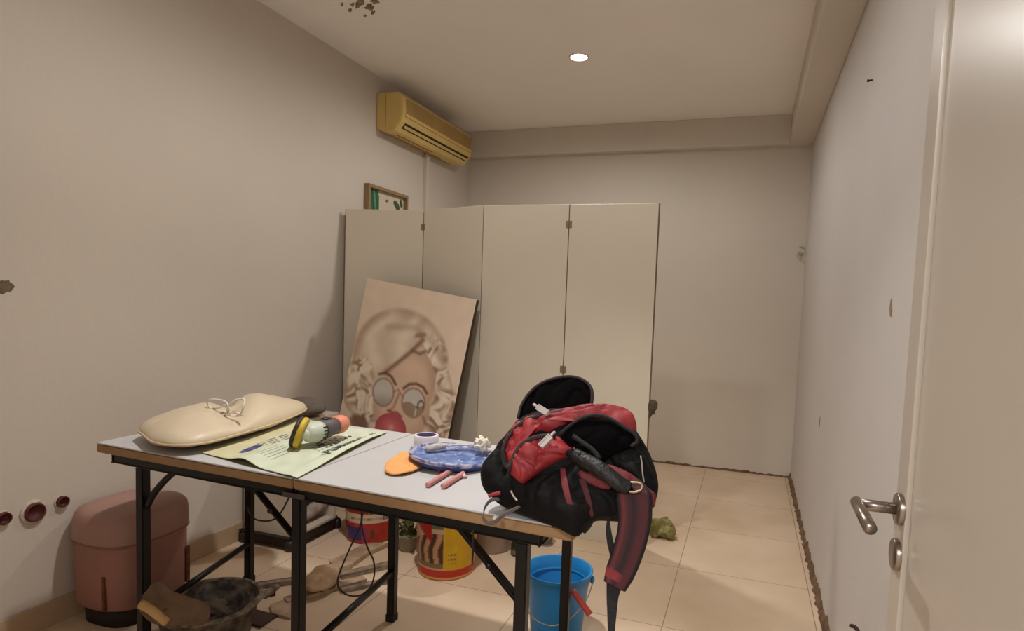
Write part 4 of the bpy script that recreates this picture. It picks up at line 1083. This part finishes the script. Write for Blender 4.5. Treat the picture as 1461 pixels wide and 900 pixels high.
c = onz(777, 779, 0)+V(0, .03, 0)
t = empty('glass_jar', c, 'clear empty glass jar on the floor beyond the blue bucket', 'jar')
lathe_open('glass', [(.0001, .002), (.028, .001), (.034, .006), (.034, .085), (.030, .095), (.031, .105), (.029, .105), (.0275, .095), (.0315, .084), (.0315, .010), (.0001, .007)], c, M_glass, t, 36)
lathe_open('base_ring', [(.026, 0), (.036, .0005), (.037, .006), (.034, .008)], c, mat('glass_base', (180, 168, 146), .15, trans=.5), t, 36)
c = onz(738, 791, 0)
t = empty('small_bottle', c, 'small dark squat bottle with brown label behind the table corner leg', 'bottle')
lathe_open('bottle_body', [(.0001, 0), (.030, .001), (.034, .006), (.034, .055), (.028, .07), (.014, .08), (.013, .095), (.0001, .096)], c, mat('dark_green_glass', (38, 40, 22), .2, spec=.6), t, 32)
lathe_open('bottle_label', [(.0345, .010), (.0347, .012), (.0347, .030), (.0345, .032)], c, mat('tan_label', (120, 104, 78), .7), t, 32)
lathe_open('cap', [(.0145, .085), (.016, .087), (.016, .104), (.013, .106), (.0001, .106)], c, mat('dark_cap', (46, 30, 24), .5), t, 20)
# lime crumpled cap by the backpack strap
c = onz(942, 768, 0)
t = empty('green_bag', c+V(0, .04, 0), 'crumpled lime-green bag on the floor beyond the hanging strap', 'bag')
M_lime = mat('lime_plastic', (156, 148, 88), .5, var=.35, vscale=16, bump=.5, bscale=25)
blob('bag_body', c+V(-.01, .05, .045), (.075, .06, .052), M_lime, t, .45, 1.6, 4, 5, flatz=.001)
blob('bag_fold', c+V(.035, .01, .04), (.04, .03, .036), M_lime, t, .6, 1.8, 3, 8, flatz=.001)

# builder's tub with rubble sack
tc_ = V(-1.855, 1.705, 0)
M_tub = mat('mortar_black', (46, 38, 34), .75, c2=(118, 106, 92), vscale=22, bump=.6, bscale=60)
M_tubr = mat('mortar_rim', (150, 138, 122), .85, c2=(88, 78, 68), vscale=40, bump=.6, bscale=80)
t = empty('mortar_tub', tc_, 'round black rubber tub crusted with mortar, front left under the table', 'tub')
lathe_open('tub_body', [(.13, 0), (.14, .004), (.172, .135), (.176, .14), (.168, .14), (.135, .012), (.0001, .010)], tc_, M_tub, t, 64)
lathe_open('crusted_rim', [(.173, .130), (.181, .133), (.183, .142), (.177, .148), (.169, .145), (.168, .136)], tc_, M_tubr, t, 64)
tube('tub_handle', [tc_+V(.15, .11, .13), tc_+V(.185, .14, .165), tc_+V(.19, .08, .17), tc_+V(.18, .02, .15), tc_+V(.174, -.01, .135)], .011, M_tubr, t, 10, 5)
tube('tub_handle', [tc_+V(.01, -.17, .13), tc_+V(.03, -.20, .165), tc_+V(.08, -.19, .165), tc_+V(.10, -.14, .135)], .011, M_tubr, t, 10, 5)
M_rag = mat('dusty_rag', (120, 96, 76), .9, var=.3, vscale=16, bump=.4, bscale=40)
rg = puff('rubble_sack', [ony(x, y, 1.447+max(0, (x-222))*.0012) for x, y in ((197, 862), (212, 838), (226, 829), (240, 838), (262, 850), (290, 858), (298, 872), (292, 890), (262, 893), (236, 893), (215, 888), (200, 876))], (0, -1, .2), .012, .010, M_rag, None, 5, 12, .008, 16, fold=.006, fsc=22)
tag(rg, 'dusty brown cloth draped over the left rim of the mortar tub', 'cloth')
o = tube('foam_block', [ony(202, 862, 1.410), ony(216, 870, 1.412), ony(238, 888, 1.42)], lambda s: .015-.002*s, mat('yellow_foam', (208, 168, 112), .85, var=.1, vscale=20, bump=.3), None, 12, 4)
tag(o, 'pale yellow wooden stub sticking out over the left rim of the tub', 'wood stub')
o = blob('rubble_lump', tc_+V(-.01, .02, .075), (.07, .055, .045), mat('rubble_grey', (104, 90, 76), .9, var=.3, vscale=20, bump=.6), None, .4, 1.5, 4, 6)
tag(o, 'grey-brown lump of rubble lying inside the mortar tub', 'rubble')

# offcuts of dusty board and rags on the tiles
M_off = mat('dusty_board', (190, 164, 136), .85, c2=(150, 122, 96), vscale=14, bump=.4, bscale=50)
M_off2 = mat('grey_plank', (170, 152, 132), .8, c2=(120, 100, 82), vscale=18, bump=.4, bscale=50)
def offcut(name, px, h, m, label, cat, lift=0., nr=None):
    pts = [onz(x, y, lift) for x, y in px]
    o = flat_poly(name, pts, h, m)
    for v in o.data.vertices: v.co.z += .001+.006*max(0, noise.noise(v.co*7))
    return tag(o, label, cat)
offcut('board_offcut', ((496, 794), (518, 782), (530, 780), (545, 780), (555, 780), (528, 792), (500, 812), (478, 818), (470, 806)), .022, M_off, 'pale broken board offcut lying in front of the red bucket', 'board')
def plank(a, b, w, h, m, label, cat='plank', z=0.):
    p, q_ = onz(*a, z+h/2), onz(*b, z+h/2)
    o = bar('plank', p, q_, w, h, m, None, bev=.002)
    for v in o.data.vertices: v.co += V(0, 0, .0015)
    return tag(o, label, cat)
plank((560, 805), (486, 822), .035, .020, M_off2, 'upper pale grey plank strip beside the middle back table leg')
plank((564, 827), (488, 842), .026, .014, M_off2, 'lower grey plank strip under the cable loop')
plank((520, 826), (408, 858), .045, .014, M_off, 'long dusty plank running from the cable loop to the tub')
plank((424, 828), (366, 836), .030, .018, M_off2, 'short grey plank lying between the tub and middle front leg')
plank((392, 846), (362, 852), .022, .014, mat('dark_stick', (70, 50, 38), .8), 'short dark stick beside the mortar tub', 'stick')
tag(puff('dusty_rag', [onz(x, y, .035) for x, y in ((438, 822), (460, 808), (478, 806), (486, 818), (480, 832), (462, 842), (446, 846), (432, 838))], (0, 0, 1), .035, .013, mat('beige_rag', (186, 154, 120), .9, var=.25, vscale=20, bump=.5, bscale=50), None, 4, 8, .012, 22, clamp=lambda v: V(v.x, v.y, max(v.z, .0225))), 'crumpled beige rag heap on the boards left of the cable loop', 'cloth')
tag(offcut('dark_tile', ((340, 886), (362, 871), (396, 880), (372, 897)), .008, mat('dark_tile', (72, 42, 30), .6, var=.4, vscale=20), 'x', 'tile'), 'small dark brown tile piece right of the mortar tub', 'tile')
tag(offcut('board_scrap', ((385, 866), (412, 856), (428, 868), (414, 884), (388, 878)), .010, M_off, 'x', 'board'), 'flat dusty board scrap right of the dark tile piece', 'board')
